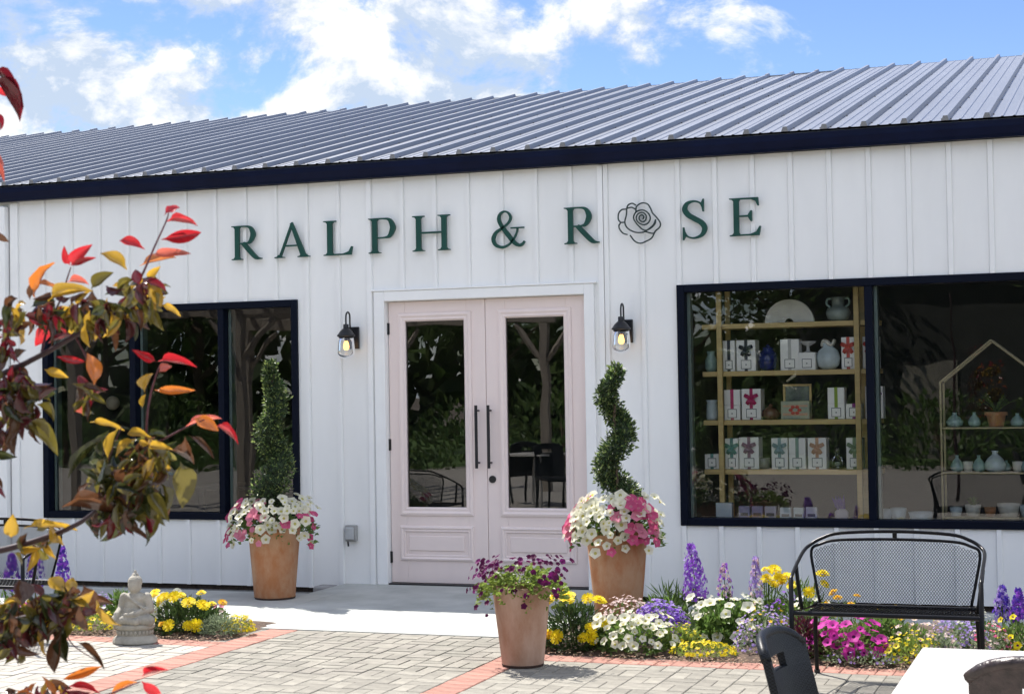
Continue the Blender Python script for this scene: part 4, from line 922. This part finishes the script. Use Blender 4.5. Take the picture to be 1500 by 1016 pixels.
# left bed
bloom_plant('white alyssum filler behind the left strawflowers', 290, -2.5, 60, 880, Mi, 200, .04, .014, small=[('white', 120, .013)], group=LG)
bloom_plant('bright yellow strawflowers with dark leaves beside the statue', 276, -2.93, 96, 868, D_, 700, .06, .017, [('pom', 'yellow', 22, .041), ('pom', 'gold', 2, .028)], hmin=.72, group=LG, stems=True)
bloom_plant('grey green santolina mound near the brick band', 322, -3.02, 56, 900, Gy, 700, .026, .009, group=LG, name='leafy_clump', cat='plant')
bloom_plant('fine yellow flowering mound at the bed corner', 350, -2.92, 44, 898, Li, 300, .024, .006, small=[('lemon', 170, .010), ('yellow', 70, .010)], group=LG)
bloom_plant('white flowers behind the statue shoulder', 246, -2.5, 50, 864, Mi, 150, .04, .02, [('pet', 'white', 15, .036)], group=LG)
bloom_plant('blush pink daisies behind the santolina mound', 312, -2.62, 44, 882, Mi, 150, .04, .018, [('pet', 'blush', 9, .022), ('pet', 'rose', 4, .022)], group=LG)
bloom_plant('fresh green leafy clump left of the statue', 178, -2.6, 42, 868, Mi, 240, .06, .018, group=LG, name='leafy_clump', cat='plant')
bloom_plant('lilac flowers left of the green clump', 148, -2.55, 44, 868, Mi, 150, .04, .014, small=[('lilac', 110, .015)], group=LG)
bloom_plant('yellow mimulus left of the statue', 135, -3.0, 96, 893, Li, 420, .035, .011, [('pet', 'lemon', 14, .022)], small=[('yellow', 90, .013)], group=LG)
bloom_plant('pink petunias below the far left bench', 60, -3.0, 92, 880, Mi, 300, .045, .022, [('pet', 'magenta', 20, .028), ('pet', 'blush', 8, .026)], group=LG)
bloom_plant('magenta petunias at the left picture edge', 0, -3.0, 70, 886, Mi, 260, .045, .022, [('pet', 'magenta', 16, .028), ('pet', 'white', 8, .026)], group=LG)
spike('indigo delphinium behind the left bench arm', 92, -2.5, 800, 26, ('indigo', 'violet'), 190, LG, frac=.6)
spike('indigo delphinium through the left bench back', 52, -2.45, 792, 30, ('indigo', 'violet'), 220, LG, frac=.65)
spike('indigo delphinium at the left picture edge', 18, -2.5, 812, 30, ('indigo', 'violet'), 220, LG, frac=.6)

# ================================================================== STATUE
st = tag(empty('stone_statue', (onZ(198, 941).x, onZ(198, 941).y, .003), R_(8)), 'grey stone seated meditating figure on a lotus pedestal before the left bed', 'statue')
b = MB(); b.lathe([(.150, 0), (.155, .006), (.152, .028), (.135, .045), (.118, .052), (.116, .088), (.132, .098), (.138, .106), (.136, .122), (.128, .128)], 40, sy=.78)
b.build('pedestal', M['stone'], st, 'auto')
pb = MB(); pb.lathe([(0, -.5), (.35, -.35), (.5, 0), (.42, .3), (.2, .45), (0, .5)], 8, sy=.5); petm = pb.mesh('lotus_petal', M['stone'], True)
for k in range(26):
    a = 2*math.pi*k/26; o = inst(petm, 'lotus_petal', st, Matrix.Translation((.122*math.cos(a), .122*.78*math.sin(a), .073)) @ Matrix.Rotation(a-math.pi/2, 4, 'Z') @ Matrix.Diagonal((.025, .022, .034, 1)))
b = MB()
def cap(p, q, r0, r1, n=5):
    p, q = Vector(p), Vector(q)
    for k in range(n): u = k/(n-1); c = p.lerp(q, u); r = r0+(r1-r0)*u; b.ell(c, (r, r, r), 12, 8)
b.ell((0, .012, .195), (.088, .068, .075)); b.ell((0, .016, .292), (.094, .054, .046)); b.ell((0, .016, .245), (.080, .060, .075))
cap((-.06, .0, .158), (-.120, -.035, .152), .046, .038); cap((.06, .0, .158), (.120, -.035, .152), .046, .038)
cap((-.115, -.045, .152), (.05, -.088, .150), .036, .026, 7); cap((.115, -.045, .152), (-.05, -.080, .160), .036, .026, 7)
cap((-.082, .014, .302), (-.104, .012, .222), .031, .027); cap((-.104, .012, .222), (-.100, -.070, .196), .026, .020, 6); cap((-.100, -.074, .192), (-.10, -.094, .160), .018, .012, 4)
cap((.082, .014, .302), (.106, .010, .222), .033, .030); cap((.106, .010, .222), (.03, -.074, .200), .029, .021, 7); cap((.03, -.078, .196), (-.03, -.083, .194), .020, .014, 4)
cap((0, .012, .315), (0, .004, .345), .032, .03, 3)
b.ell((0, .0, .384), (.045, .048, .058)); b.ell((0, .008, .404), (.050, .052, .048)); b.ell((0, .012, .446), (.024, .024, .022)); b.ell((0, .012, .470), (.010, .010, .016))
b.ell((0, -.045, .376), (.006, .008, .012), 8, 6); b.ell((0, -.041, .356), (.014, .007, .005), 8, 6)
for s in (-1, 1): b.ell((s*.043, .002, .372), (.006, .010, .024), 8, 6); b.ell((s*.016, -.040, .388), (.011, .005, .004), 8, 5)
cap((-.06, -.028, .322), (.082, -.044, .235), .012, .010, 12)
o = b.build('figure', M['stone'], st, True); md = o.modifiers.new('remesh', 'REMESH'); md.mode = 'VOXEL'; md.voxel_size = .0045; md.use_smooth_shade = True
sm = o.modifiers.new('smooth', 'SMOOTH'); sm.factor = .5; sm.iterations = 2

# ================================================================== BENCHES
def lattice(b, inside, to3, u0, u1, v0, v1, du=.0080, dv=.0105, w=.00115):
    nu, nv = int((u1-u0)/du), int((v1-v0)/dv)
    for i in range(nu):
        for j in range(nv):
            for (a, c) in ((((i, j), (i+1, j+1)) if (i+j) % 2 == 0 else ((i+1, j), (i, j+1))),):
                p, q = (u0+a[0]*du, v0+a[1]*dv), (u0+c[0]*du, v0+c[1]*dv)
                if inside(*p) and inside(*q):
                    P, Q = to3(*p), to3(*q); d = (Q-P).normalized(); n = (to3(p[0]+.01, p[1])-P).cross(to3(p[0], p[1]+.01)-P).normalized(); s = d.cross(n)*w; n = n*w*.8
                    b.add([P-s-n, P+s-n, P+s+n, P-s+n, Q-s-n, Q+s-n, Q+s+n, Q-s+n], [(0,1,5,4),(1,2,6,5),(2,3,7,6),(3,0,4,7)])
def bench(loc, label, W=1.0):
    t = tag(empty('garden_bench', loc), label, 'bench', 'black iron garden benches'); hw = W/2; r = .0125
    # local: x across, y 0 at front, .53 at the back, seat at z .41
    arm = [(-hw, -.005, .575), (-hw, .03, .604), (-hw, .20, .655), (-hw+.004, .40, .705), (-hw+.03, .475, .735), (-hw+.09, .505, .770), (-hw+.20, .52, .800), (0, .53, .812), (hw-.20, .52, .800), (hw-.09, .505, .770), (hw-.03, .475, .735), (hw-.004, .40, .705), (hw, .20, .655), (hw, .03, .604), (hw, -.005, .575)]
    MB().tube(catmull(arm, 5), .0100, 10).build('top_rail', M['iron'], t, True)
    back = [(-hw+.085, .43, .41), (-hw+.055, .455, .56), (-hw+.035, .475, .70), (-hw+.085, .487, .738), (-hw+.19, .497, .762), (0, .503, .770), (hw-.19, .497, .762), (hw-.085, .487, .738), (hw-.035, .475, .70), (hw-.055, .455, .56), (hw-.085, .43, .41)]
    MB().tube(catmull(back, 4), .0085, 8).build('back_frame', M['iron'], t, True)
    MB().bbox(-.012, .012, .505, .525, .765, .808, .003).build('rail_tab', M['iron'], t)
    for s in (-1, 1):
        MB().tube([(s*hw, .0, 0), (s*hw, .0, .59)], .0135, 10).build('leg', M['iron'], t, True)
        MB().tube(catmull([(s*(hw-.05), .50, 0), (s*(hw-.05), .47, .22), (s*(hw-.06), .44, .41)], 4), .0125, 10).build('leg', M['iron'], t, True)
        MB().tube(catmull([(s*hw, .17, .645), (s*(hw-.01), .16, .56), (s*(hw-.03), .15, .41)], 4), .011, 8).build('arm_brace', M['iron'], t, True)
    MB().tube([(-hw, 0, .405), (hw, 0, .405), (hw-.06, .44, .395), (-hw+.06, .44, .395)], .0125, 8, closed=True).build('seat_frame', M['iron'], t)
    b = MB()
    def ins(u, v): w = hw-.085+.045*(v-.41)/.3; return abs(u) < w and v < .762-.62*max(0, abs(u)-(hw-.30))**2*1.6 + .004
    lattice(b, ins, lambda u, v: Vector((u, .43+(v-.41)*.155+.045*(v-.41), v)), -hw, hw, .415, .78); tag(b.build('back_mesh', M['iron'], t), kind='stuff')
    b = MB(); lattice(b, lambda u, v: abs(u) < hw-.02-.05*v/.44, lambda u, v: Vector((u, v, .402-.012*math.sin(math.pi*v/.44))), -hw, hw, .01, .43, .014, .022, .0028); tag(b.build('seat_mesh', M['iron'], t), kind='stuff')
    for s in (-1, 1):
        for y in (0.0, .50): MB().lathe([(.017, 0), (.018, .018), (.012, .02)], 10, (s*(hw if y == 0 else hw-.05), y, 0)).build('foot', M['black'], t)
    return t
bench((8.146, -3.945, .002), 'black iron mesh bench in front of the gift window', 1.005)
bench((2.05, -3.87, .002), 'black iron mesh bench at the left picture edge behind the red leaves', 1.04)

# ================================================================== TABLE AND WICKER CHAIRS
tb = tag(empty('patio_table', (9.10, -7.56, 0)), 'white square patio table at the bottom right corner', 'table')
MB().bbox(-.43, .43, -.45, .45, .712, .74, .006).build('table_top', M['table'], tb)
for sx in (-.36, .36):
    for sy in (-.38, .38): MB().tube([(sx, sy, 0), (sx, sy, .712)], .022, 10).build('leg', M['table'], tb)
MB().box(-.36, .36, -.40, -.36, .66, .711).box(-.36, .36, .36, .40, .66, .711).build('apron', M['table'], tb)
def wchair(loc, rz, label, mat, group='wicker chairs on the patio'):
    t = tag(empty('wicker_chair', loc, rz), label, 'chair', group)      # local: faces -y, back at +y
    w, rec = .22, math.tan(R_(14))
    def bp(x, z, off=0): return (x, .20+(z-.45)*rec+.05*(x/w)**2*-1+.04+off, z)
    def slab(x0, x1, z0, z1, name, nx=8, nz=4, top=None):
        b = MB(); vs = []; fs = []
        for side, off in ((0, 0), (1, .028)):
            for j in range(nz+1):
                for i in range(nx+1):
                    x = x0+(x1-x0)*i/nx; zt = z1 if top is None else top(x); vs.append(bp(x, z0+(zt-z0)*j/nz, off))
        m = (nx+1)*(nz+1)
        for j in range(nz):
            for i in range(nx): a = j*(nx+1)+i; fs += [(a, a+1, a+nx+2, a+nx+1), (m+a+nx+1, m+a+nx+2, m+a+1, m+a)]
        rim = [i for i in range(nx+1)]+[j*(nx+1)+nx for j in range(1, nz+1)]+[nz*(nx+1)+i for i in range(nx-1, -1, -1)]+[j*(nx+1) for j in range(nz-1, 0, -1)]
        for k in range(len(rim)): a, c = rim[k], rim[(k+1) % len(rim)]; fs.append((c, a, m+a, m+c))
        b.add(vs, fs); return b.build(name, mat, t, 'auto')
    top = lambda x: .885-.05*(abs(x)/w)**4-.01*(x/w)**2
    slab(-w, w, .45, .765, 'back_panel', 10, 6); slab(-w, -.075, .7652, .8145, 'back_stile', 4, 3); slab(.075, w, .7652, .8145, 'back_stile', 4, 3); slab(-w, w, .8147, .885, 'top_rail', 14, 3, top)
    MB().tube([bp(x, top(x)+.002, .014) for x in [-w+2*w*k/14 for k in range(15)]], .019, 8).build('roll', mat, t, True)
    MB().bbox(-.23, .23, -.24, .22, .40, .45, .015).build('seat', mat, t)
    for sx in (-.2, .2):
        MB().tube([(sx, -.21, 0), (sx, -.21, .40)], .018, 8).build('leg', mat, t); MB().tube([(sx, .24, 0), (sx, .19, .40)], .018, 8).build('leg', mat, t)
    return t
_ch = wchair((8.555, -7.60, 0), R_(84), 'dark grey wicker chair with a slot in its back beside the white table', M['wicker'])
_ch.scale = (.93, .93, .945)
wchair((9.13, -7.90, 0), R_(180), 'dark brown wicker chair back at the bottom right corner', M['wicker_brown'])

# ================================================================== RED-LEAVED TREE IN FRONT
TD = 2.62
tree = tag(empty('red_leaf_tree', (deep(-330, 800, TD).x, deep(-330, 800, TD).y, 0)), 'young tree with red, orange and olive leaves reaching in from the left', 'tree')
TO = Vector(tree.location)
def T3(px, py, dd=0.0): return deep(px, py, TD+dd)-TO
bark = mk('plum_bark', (.035, .012, .014), .45, .2, 40); twig_m = mk('young_twig', (.10, .016, .024), .4, .2, 40)
trunk_top = T3(-300, 420, .05); tp = [Vector((0, 0, 0)), Vector((.02, .01, .5)), Vector((-.01, .02, 1.0)), Vector((trunk_top.x, trunk_top.y, 1.55)), Vector((trunk_top.x+.03, trunk_top.y, 2.25)), Vector((trunk_top.x-.02, trunk_top.y+.05, 2.9))]
MB().tube(catmull(tp, 5), [.032-.0009*k for k in range(26)], 10).build('trunk', bark, tree, True)
def branch(pts, r0, r1, mat=bark):
    P = catmull([T3(*p) for p in pts], 5); n = len(P); return MB().tube(P, [.72*(r0+(r1-r0)*k/(n-1)) for k in range(n)], 8).build('branch', mat, tree, True)
branch([(-300, 640, .04), (-120, 595, .03), (0, 549, 0), (60, 520, 0), (110, 492, -.01), (165, 462, -.02), (200, 420, -.02)], .009, .0032)
branch([(-300, 860, .03), (-100, 828, .02), (0, 806, 0), (60, 789, 0), (106, 771, -.01), (140, 748, -.01), (185, 700, 0), (213, 655, 0)], .009, .003)
branch([(200, 420, -.02), (214, 390, -.02), (226, 362, -.01), (243, 325, 0), (247, 312, 0)], .003, .0014, twig_m)
branch([(213, 655, 0), (216, 605, .0), (223, 568, .01), (232, 540, .01), (240, 528, .01)], .003, .0013, twig_m)
branch([(213, 655, 0), (245, 640, -.01), (271, 626, -.01), (300, 614, -.01)], .0028, .0013, twig_m)
branch([(60, 520, 0), (70, 480, .02), (88, 440, .02), (97, 412, .01), (104, 391, .01)], .003, .0013, twig_m)
branch([(0, 549, 0), (28, 575, .01), (50, 600, .02), (60, 625, .02)], .003, .0016, twig_m)
branch([(110, 492, 0), (128, 528, .0), (140, 570, .0), (136, 590, 0)], .0024, .0012, twig_m)
branch([(-200, 960, .05), (-60, 925, .03), (30, 905, 0), (85, 890, 0), (120, 868, 0)], .008, .0022)
branch([(85, 890, 0), (95, 920, 0), (108, 945, 0), (150, 972, 0)], .0022, .001, twig_m)
branch([(-200, 1060, .04), (-20, 1040, .02), (80, 1024, 0), (150, 1018, 0), (205, 998, 0)], .006, .0014, twig_m)
branch([(140, 748, 0), (150, 700, .02), (168, 650, .02), (178, 625, .02)], .0024, .001, twig_m)
branch([(-300, 180, .05), (-120, 140, .02), (-20, 118, 0), (5, 105, 0)], .007, .002)
branch([(-300, 330, .05), (-150, 330, .02), (-10, 336, 0)], .006, .002)
def leaf_mesh(curve, fold, wave, mat_i):
    b = MB(); n = 8; vs = []
    for i in range(n+1):
        t = i/n; u = max(0, (t-.10)/.90); w = .5*math.sin(math.pi*u**.85)**.85 if 0 < u < 1 else 0.0
        w = max(w, .018 if t < .98 else 0.0); z = -curve*t*t+.02*math.sin(9*t)*wave
        vs += [(t, -w, z+fold*w+.05*wave*math.sin(12*t)), (t, 0, z), (t, w, z+fold*w-.05*wave*math.sin(11*t+1))]
    fs = []
    for i in range(n):
        a = i*3; fs += [(a, a+1, a+4, a+3), (a+1, a+2, a+5, a+4)]
    b.add(vs, fs); return b
LC = dict(r=(.50, .022, .035), d=(.16, .012, .022), o=(.58, .17, .03), y=(.52, .31, .035), v=(.165, .135, .026), g=(.045, .052, .015), b=(.10, .042, .02), p=(.62, .13, .09), m=(.09, .02, .022))
def fleaf(k, col):
    m = leafmat('leaf_'+k, col, .50, .17, .2, spec=.9); return m
LMAT = {k: fleaf(k, c) for k, c in LC.items()}
LV = []
for k in range(4): LV.append(leaf_mesh((.15, .38, .55, .28)[k], (.45, .75, .5, .95)[k], (.5, .9, 1.4, .8)[k], 0))
LMESH = {(k, i): LV[i].mesh('leaf', LMAT[k], True) for k in LC for i in range(4)}
def put_leaf(bx, by, tx, ty, wpx, c, tilt=None, v=None):
    dd = random.uniform(-.06, .06); P = T3(bx, by, dd); Q = T3(tx, ty, dd+random.uniform(-.022, .022)); ax = Q-P; L = ax.length*1.04; x = ax.normalized()
    view = -FWD; n = view+Vector((0, 0, .55))+rnd_dir()*(.75 if tilt is None else tilt); n = (n-x*n.dot(x)).normalized(); y = n.cross(x)
    W = wpx*TD/F_PX*1.08
    o = inst(LMESH[(c, random.randrange(4) if v is None else v)], 'leaf', tree)
    o.matrix_local = Matrix(((x.x*L, y.x*W, n.x*L*.8, P.x), (x.y*L, y.y*W, n.y*L*.8, P.y), (x.z*L, y.z*W, n.z*L*.8, P.z), (0, 0, 0, 1)))
NAMED = '''240 316 262 297 12 r|243 325 286 320 9 r|236 351 294 341 18 r|212 365 174 348 15 r|221 374 271 367 13 p|204 390 254 373 17 o|186 395 150 369 18 y|104 390 127 361 19 r|103 389 93 363 11 r|106 390 137 377 9 r|79 384 33 431 18 o|53 417 86 414 9 o|49 414 40 436 10 b|70 441 124 416 18 y|98 413 128 412 10 p|133 424 162 398 18 v|216 414 237 448 19 y|192 446 212 472 18 v|226 453 236 481 15 v|236 446 262 456 10 y|209 412 244 423 11 d|190 465 200 498 11 g|135 424 150 455 15 b|120 446 119 481 18 v|75 455 115 463 21 y|45 450 72 442 13 g|72 477 42 460 19 r|67 472 58 504 21 r|84 479 97 488 13 r|110 491 70 499 13 d|24 482 37 502 15 y|0 489 18 503 12 d|-8 335 12 355 11 b|82 522 124 530 10 r|138 564 131 518 27 o|139 570 112 551 15 d|134 586 114 560 15 v|122 608 117 581 16 p|228 529 197 514 12 r|231 529 281 529 12 r|233 545 250 535 13 p|212 575 219 545 19 y|209 598 211 578 14 y|226 571 278 571 12 o|271 625 321 608 13 p|284 612 318 628 19 o|316 624 349 638 9 r|271 639 277 669 13 b|276 637 313 667 9 b|173 627 155 669 18 y|160 630 148 672 18 g|132 618 175 621 10 y|264 675 275 735 34 v|192 690 138 733 27 v|188 684 152 722 20 b|204 699 224 745 25 v|91 742 180 737 15 b|36 625 84 657 27 v|24 541 27 571 21 b|65 541 97 551 13 y|16 787 18 758 20 y|35 773 104 763 11 y|29 804 57 803 10 y|20 808 34 826 13 v|95 866 72 845 21 y|100 868 108 846 17 y|122 856 136 893 25 b|141 879 167 923 13 y|33 886 30 848 29 b|27 915 66 894 19 g|90 919 75 987 19 b|95 914 92 968 23 g|111 938 153 972 9 b|152 974 94 994 13 o|147 1015 100 1001 12 r|201 998 159 1015 10 o|208 990 240 978 9 r|207 997 235 1016 15 r|76 995 56 1016 11 y|-6 925 12 965 14 d|-14 100 36 140 9 d|-12 112 36 166 8 d|-14 122 14 142 9 r|-12 160 4 190 8 d|-8 235 6 262 9 p|-10 222 4 240 9 p|205 418 198 395 15 d|206 420 222 402 14 m|204 424 188 440 16 m|100 700 142 640 14 g|180 770 218 788 9 b|170 765 181 778 7 b'''
for row in NAMED.split('|'):
    q = row.split(); put_leaf(*[float(a) for a in q[:5]], q[5])
# leafy masses: (centre, half size, count, palette, leaf length range)
for cx, cy, rx, ry, n, pal, l0, l1 in ((205, 428, 28, 30, 26, 'mvgyvbv', 24, 44), (150, 455, 45, 28, 24, 'vgybmv', 24, 42), (85, 450, 45, 30, 16, 'vgbymd', 24, 42), (22, 455, 26, 26, 10, 'bgvmy', 24, 40),
                                       (30, 590, 36, 52, 40, 'gbvgmvb', 26, 46), (18, 560, 28, 40, 12, 'bvdm', 24, 40), (220, 660, 42, 30, 30, 'vgvbyg', 26, 48), (200, 715, 50, 32, 30, 'gvbgvv', 32, 58), (150, 700, 26, 40, 10, 'gvb', 30, 50),
                                       (170, 755, 55, 14, 14, 'bgvd', 26, 46), (60, 890, 60, 34, 44, 'gbvgmbvy', 30, 56), (100, 880, 34, 34, 18, 'bgvmyb', 28, 48), (20, 925, 32, 30, 18, 'gvbm', 28, 50), (60, 1010, 60, 14, 12, 'bydo', 24, 44), (10, 495, 16, 30, 8, 'dbv', 22, 36), (120, 575, 16, 22, 6, 'vbd', 22, 36), (60, 790, 50, 16, 7, 'yvb', 20, 40), (-40, 600, 50, 200, 40, 'mbgvd', 28, 50), (-70, 200, 40, 120, 14, 'dbm', 24, 36), (-60, 900, 60, 100, 30, 'mbgd', 28, 50)):
    for _ in range(int(n*2.0)):
        a = random.uniform(0, 6.283); q = random.random()**.5; bx, by = cx+rx*q*math.cos(a)*.8, cy+ry*q*math.sin(a)*.8; th = random.gauss(math.pi/2, 1.1); L = random.uniform(l0, l1)*.92
        put_leaf(bx, by, bx+L*math.cos(th)*random.uniform(.5, 1), by+L*math.sin(th), random.uniform(.27, .40)*L, random.choice(pal), 1.2)

# ================================================================== GARDEN BEHIND THE CAMERA (what the glass reflects)
def crown(b, c, r, n, L):
    for _ in range(n):
        d = rnd_dir(-.6); q = .45+.55*random.random()**.5; k = 1+.25*math.sin(d.x*5+c[0])*math.cos(d.z*6+c[1])
        p = Vector((c[0]+d.x*r[0]*q*k, c[1]+d.y*r[1]*q*k, c[2]+d.z*r[2]*q*k)); b.leaf(p, d+rnd_dir(), rnd_dir(), L*random.uniform(.6, 1.3), L*.5)
def gtree(x, y, h, r, label, mat):
    t = tag(empty('garden_tree', (x, y, -.1)), label, 'tree', 'trees across the garden')
    MB().tube([(0, 0, 0), (.1, 0, h*.35), (0, .1, h*.75)], [.16, .12, .05], 8).build('trunk', M['wood'], t, True)
    for k in range(5):
        a = k*1.3; MB().tube([(.06, 0, h*(.3+.07*k)), (r*.5*math.cos(a), r*.5*math.sin(a), h*(.5+.07*k))], [.05, .02], 6).build('limb', M['wood'], t)
    b = MB()
    for k in range(7):
        a = k*2.4; crown(b, (r*.5*math.cos(a)*(k > 0), r*.5*math.sin(a)*(k > 0), h*(.5+.055*k)), (r*.62, r*.62, h*.2), 420, .26)
    b.build('crown', mat, t)
spots = [(-22, -24, 7.5, 3), (-17.5, -27, 8.5, 3.4), (-13, -24.5, 7, 2.8), (-9, -28, 9, 3.4), (-5, -25, 7, 2.9), (-1, -29, 8.5, 3.4), (2.5, -26, 6.5, 2.6), (10.5, -27, 8, 3.2), (15, -25, 7.5, 3), (-28, -20, 8, 3.3), (-32, -14, 8, 3.2), (6.3, -34, 9, 3.6)]
words = ['tall', 'broad', 'rounded', 'high', 'slender', 'spreading', 'small', 'leaning', 'bushy', 'outer', 'outermost', 'rear']
for (x, y, h, r), w in zip(spots, words): gtree(x, y, h, r, w+' leafy green tree across the garden, seen only mirrored in the glass', M['treeleaf'])
for k in range(15):
    x, y = -25+k*2.6, -20.3-(k % 3)*.6; h = (1.6, 2.1, 1.3, 1.8)[k % 4]
    t = tag(empty('garden_shrub', (x, y, -.1)), ('first second third fourth fifth sixth seventh eighth ninth tenth eleventh twelfth thirteenth fourteenth fifteenth'.split()[k])+' clipped shrub counted from the house end of the mirrored hedge row', 'shrub', 'shrubs across the patio')
    b = MB(); dome_leaves(b, 900, 1.5, h, .2, .11); b.build('foliage', M['hedge'], t)
    MB().tube([(0, 0, 0), (0, 0, h*.6)], .05, 6).build('stem', M['wood'], t)
# timber pergola over the seating area to the left
pg = tag(empty('timber_pergola', (-2.5, -9, 0)), 'grey timber pergola with braced posts left of the patio, mirrored in the windows', 'pergola')
PXS, PYS = (-2.4, 0.35, 3.1), (-3.6, 1.6)
for x in PXS:
    for y in PYS:
        if x == 3.1 and y == 1.6: continue
        MB().bbox(x-.07, x+.07, y-.07, y+.07, -.1, 2.75, .008).build('post', M['timber'], pg)
        for s in (-1, 1): MB().tube([(x, y, 2.1), (x+s*.5, y, 2.72)], .045, 4).build('brace', M['timber'], pg)
for y in PYS: MB().bbox(-2.9, 3.3 if y < 0 else .9, y-.05, y+.05, 2.76, 2.98, .008).build('beam', M['timber'], pg)
for k in range(9): MB().bbox(-2.7+k*.42-.03, -2.7+k*.42+.03, -4.2, 2.1, 2.985, 3.12, .006).build('rafter', M['timber'], pg)
sd = tag(empty('garden_shed', (5.6, -27, -.12)), 'brown garden building with a blue metal roof across the patio', 'shed')
MB().box(-3, 3, -2, 2, 0, 4.3).build('wall', mk('shed_wall', (.045, .05, .045), .85, .2, 4), sd)
MB().add([(-3.4, 2.3, 4.3), (3.4, 2.3, 4.3), (3.4, 0, 5.6), (-3.4, 0, 5.6), (-3.4, -2.3, 4.3), (3.4, -2.3, 4.3)], [(0, 1, 2, 3), (3, 2, 5, 4), (0, 3, 4), (1, 5, 2)]).build('roof', mk('blue_roof', (.03, .10, .30), .5), sd)
MB().box(-.6, .6, 2.005, 2.06, 0, 2.2).build('door', mk('shed_door', (.30, .27, .22), .7), sd)
for k, (x, y, rz) in enumerate(((1.6, -9.2, 20), (3.4, -10.6, -15), (-.6, -8.2, 40))):
    t = tag(empty('cafe_table', (x, y, 0), R_(rz)), ('nearest', 'farther', 'sheltered')[k]+' white patio table under the pergola, mirrored in the door glass', 'table', 'tables under the pergola')
    MB().bbox(-.4, .4, -.4, .4, .71, .74, .005).build('table_top', M['table'], t)
    for sx in (-.34, .34):
        for sy in (-.34, .34): MB().tube([(sx, sy, 0), (sx, sy, .71)], .02, 6).build('leg', M['table'], t)
    for q in range(2):
        a = R_(rz+180*q+30); wchair((x+.75*math.cos(a), y+.75*math.sin(a), 0), a-math.pi/2+math.pi, 'dark wicker chair '+('on the near side' if q else 'on the far side')+' of the '+('nearest', 'farther', 'sheltered')[k]+' pergola table', M['wicker'], 'chairs under the pergola')

b = MB()
for k in range(11000):
    a = R_(random.uniform(150, 395)); q = random.uniform(40, 46); x, y = 2+q*math.cos(a), -2+q*math.sin(a)
    if y > -8: continue
    b.leaf((x, y, random.uniform(-.1, 1)**1.0*(5.5+1.6*math.sin(x*.35)+math.cos(y*.5))), rnd_dir(), rnd_dir(), random.uniform(.9, 1.6), random.uniform(.6, 1.0))
tag(b.build('treeline', M['treeleaf']), 'dense dark wood closing the garden, seen only mirrored in the glass', 'wood', kind='stuff')
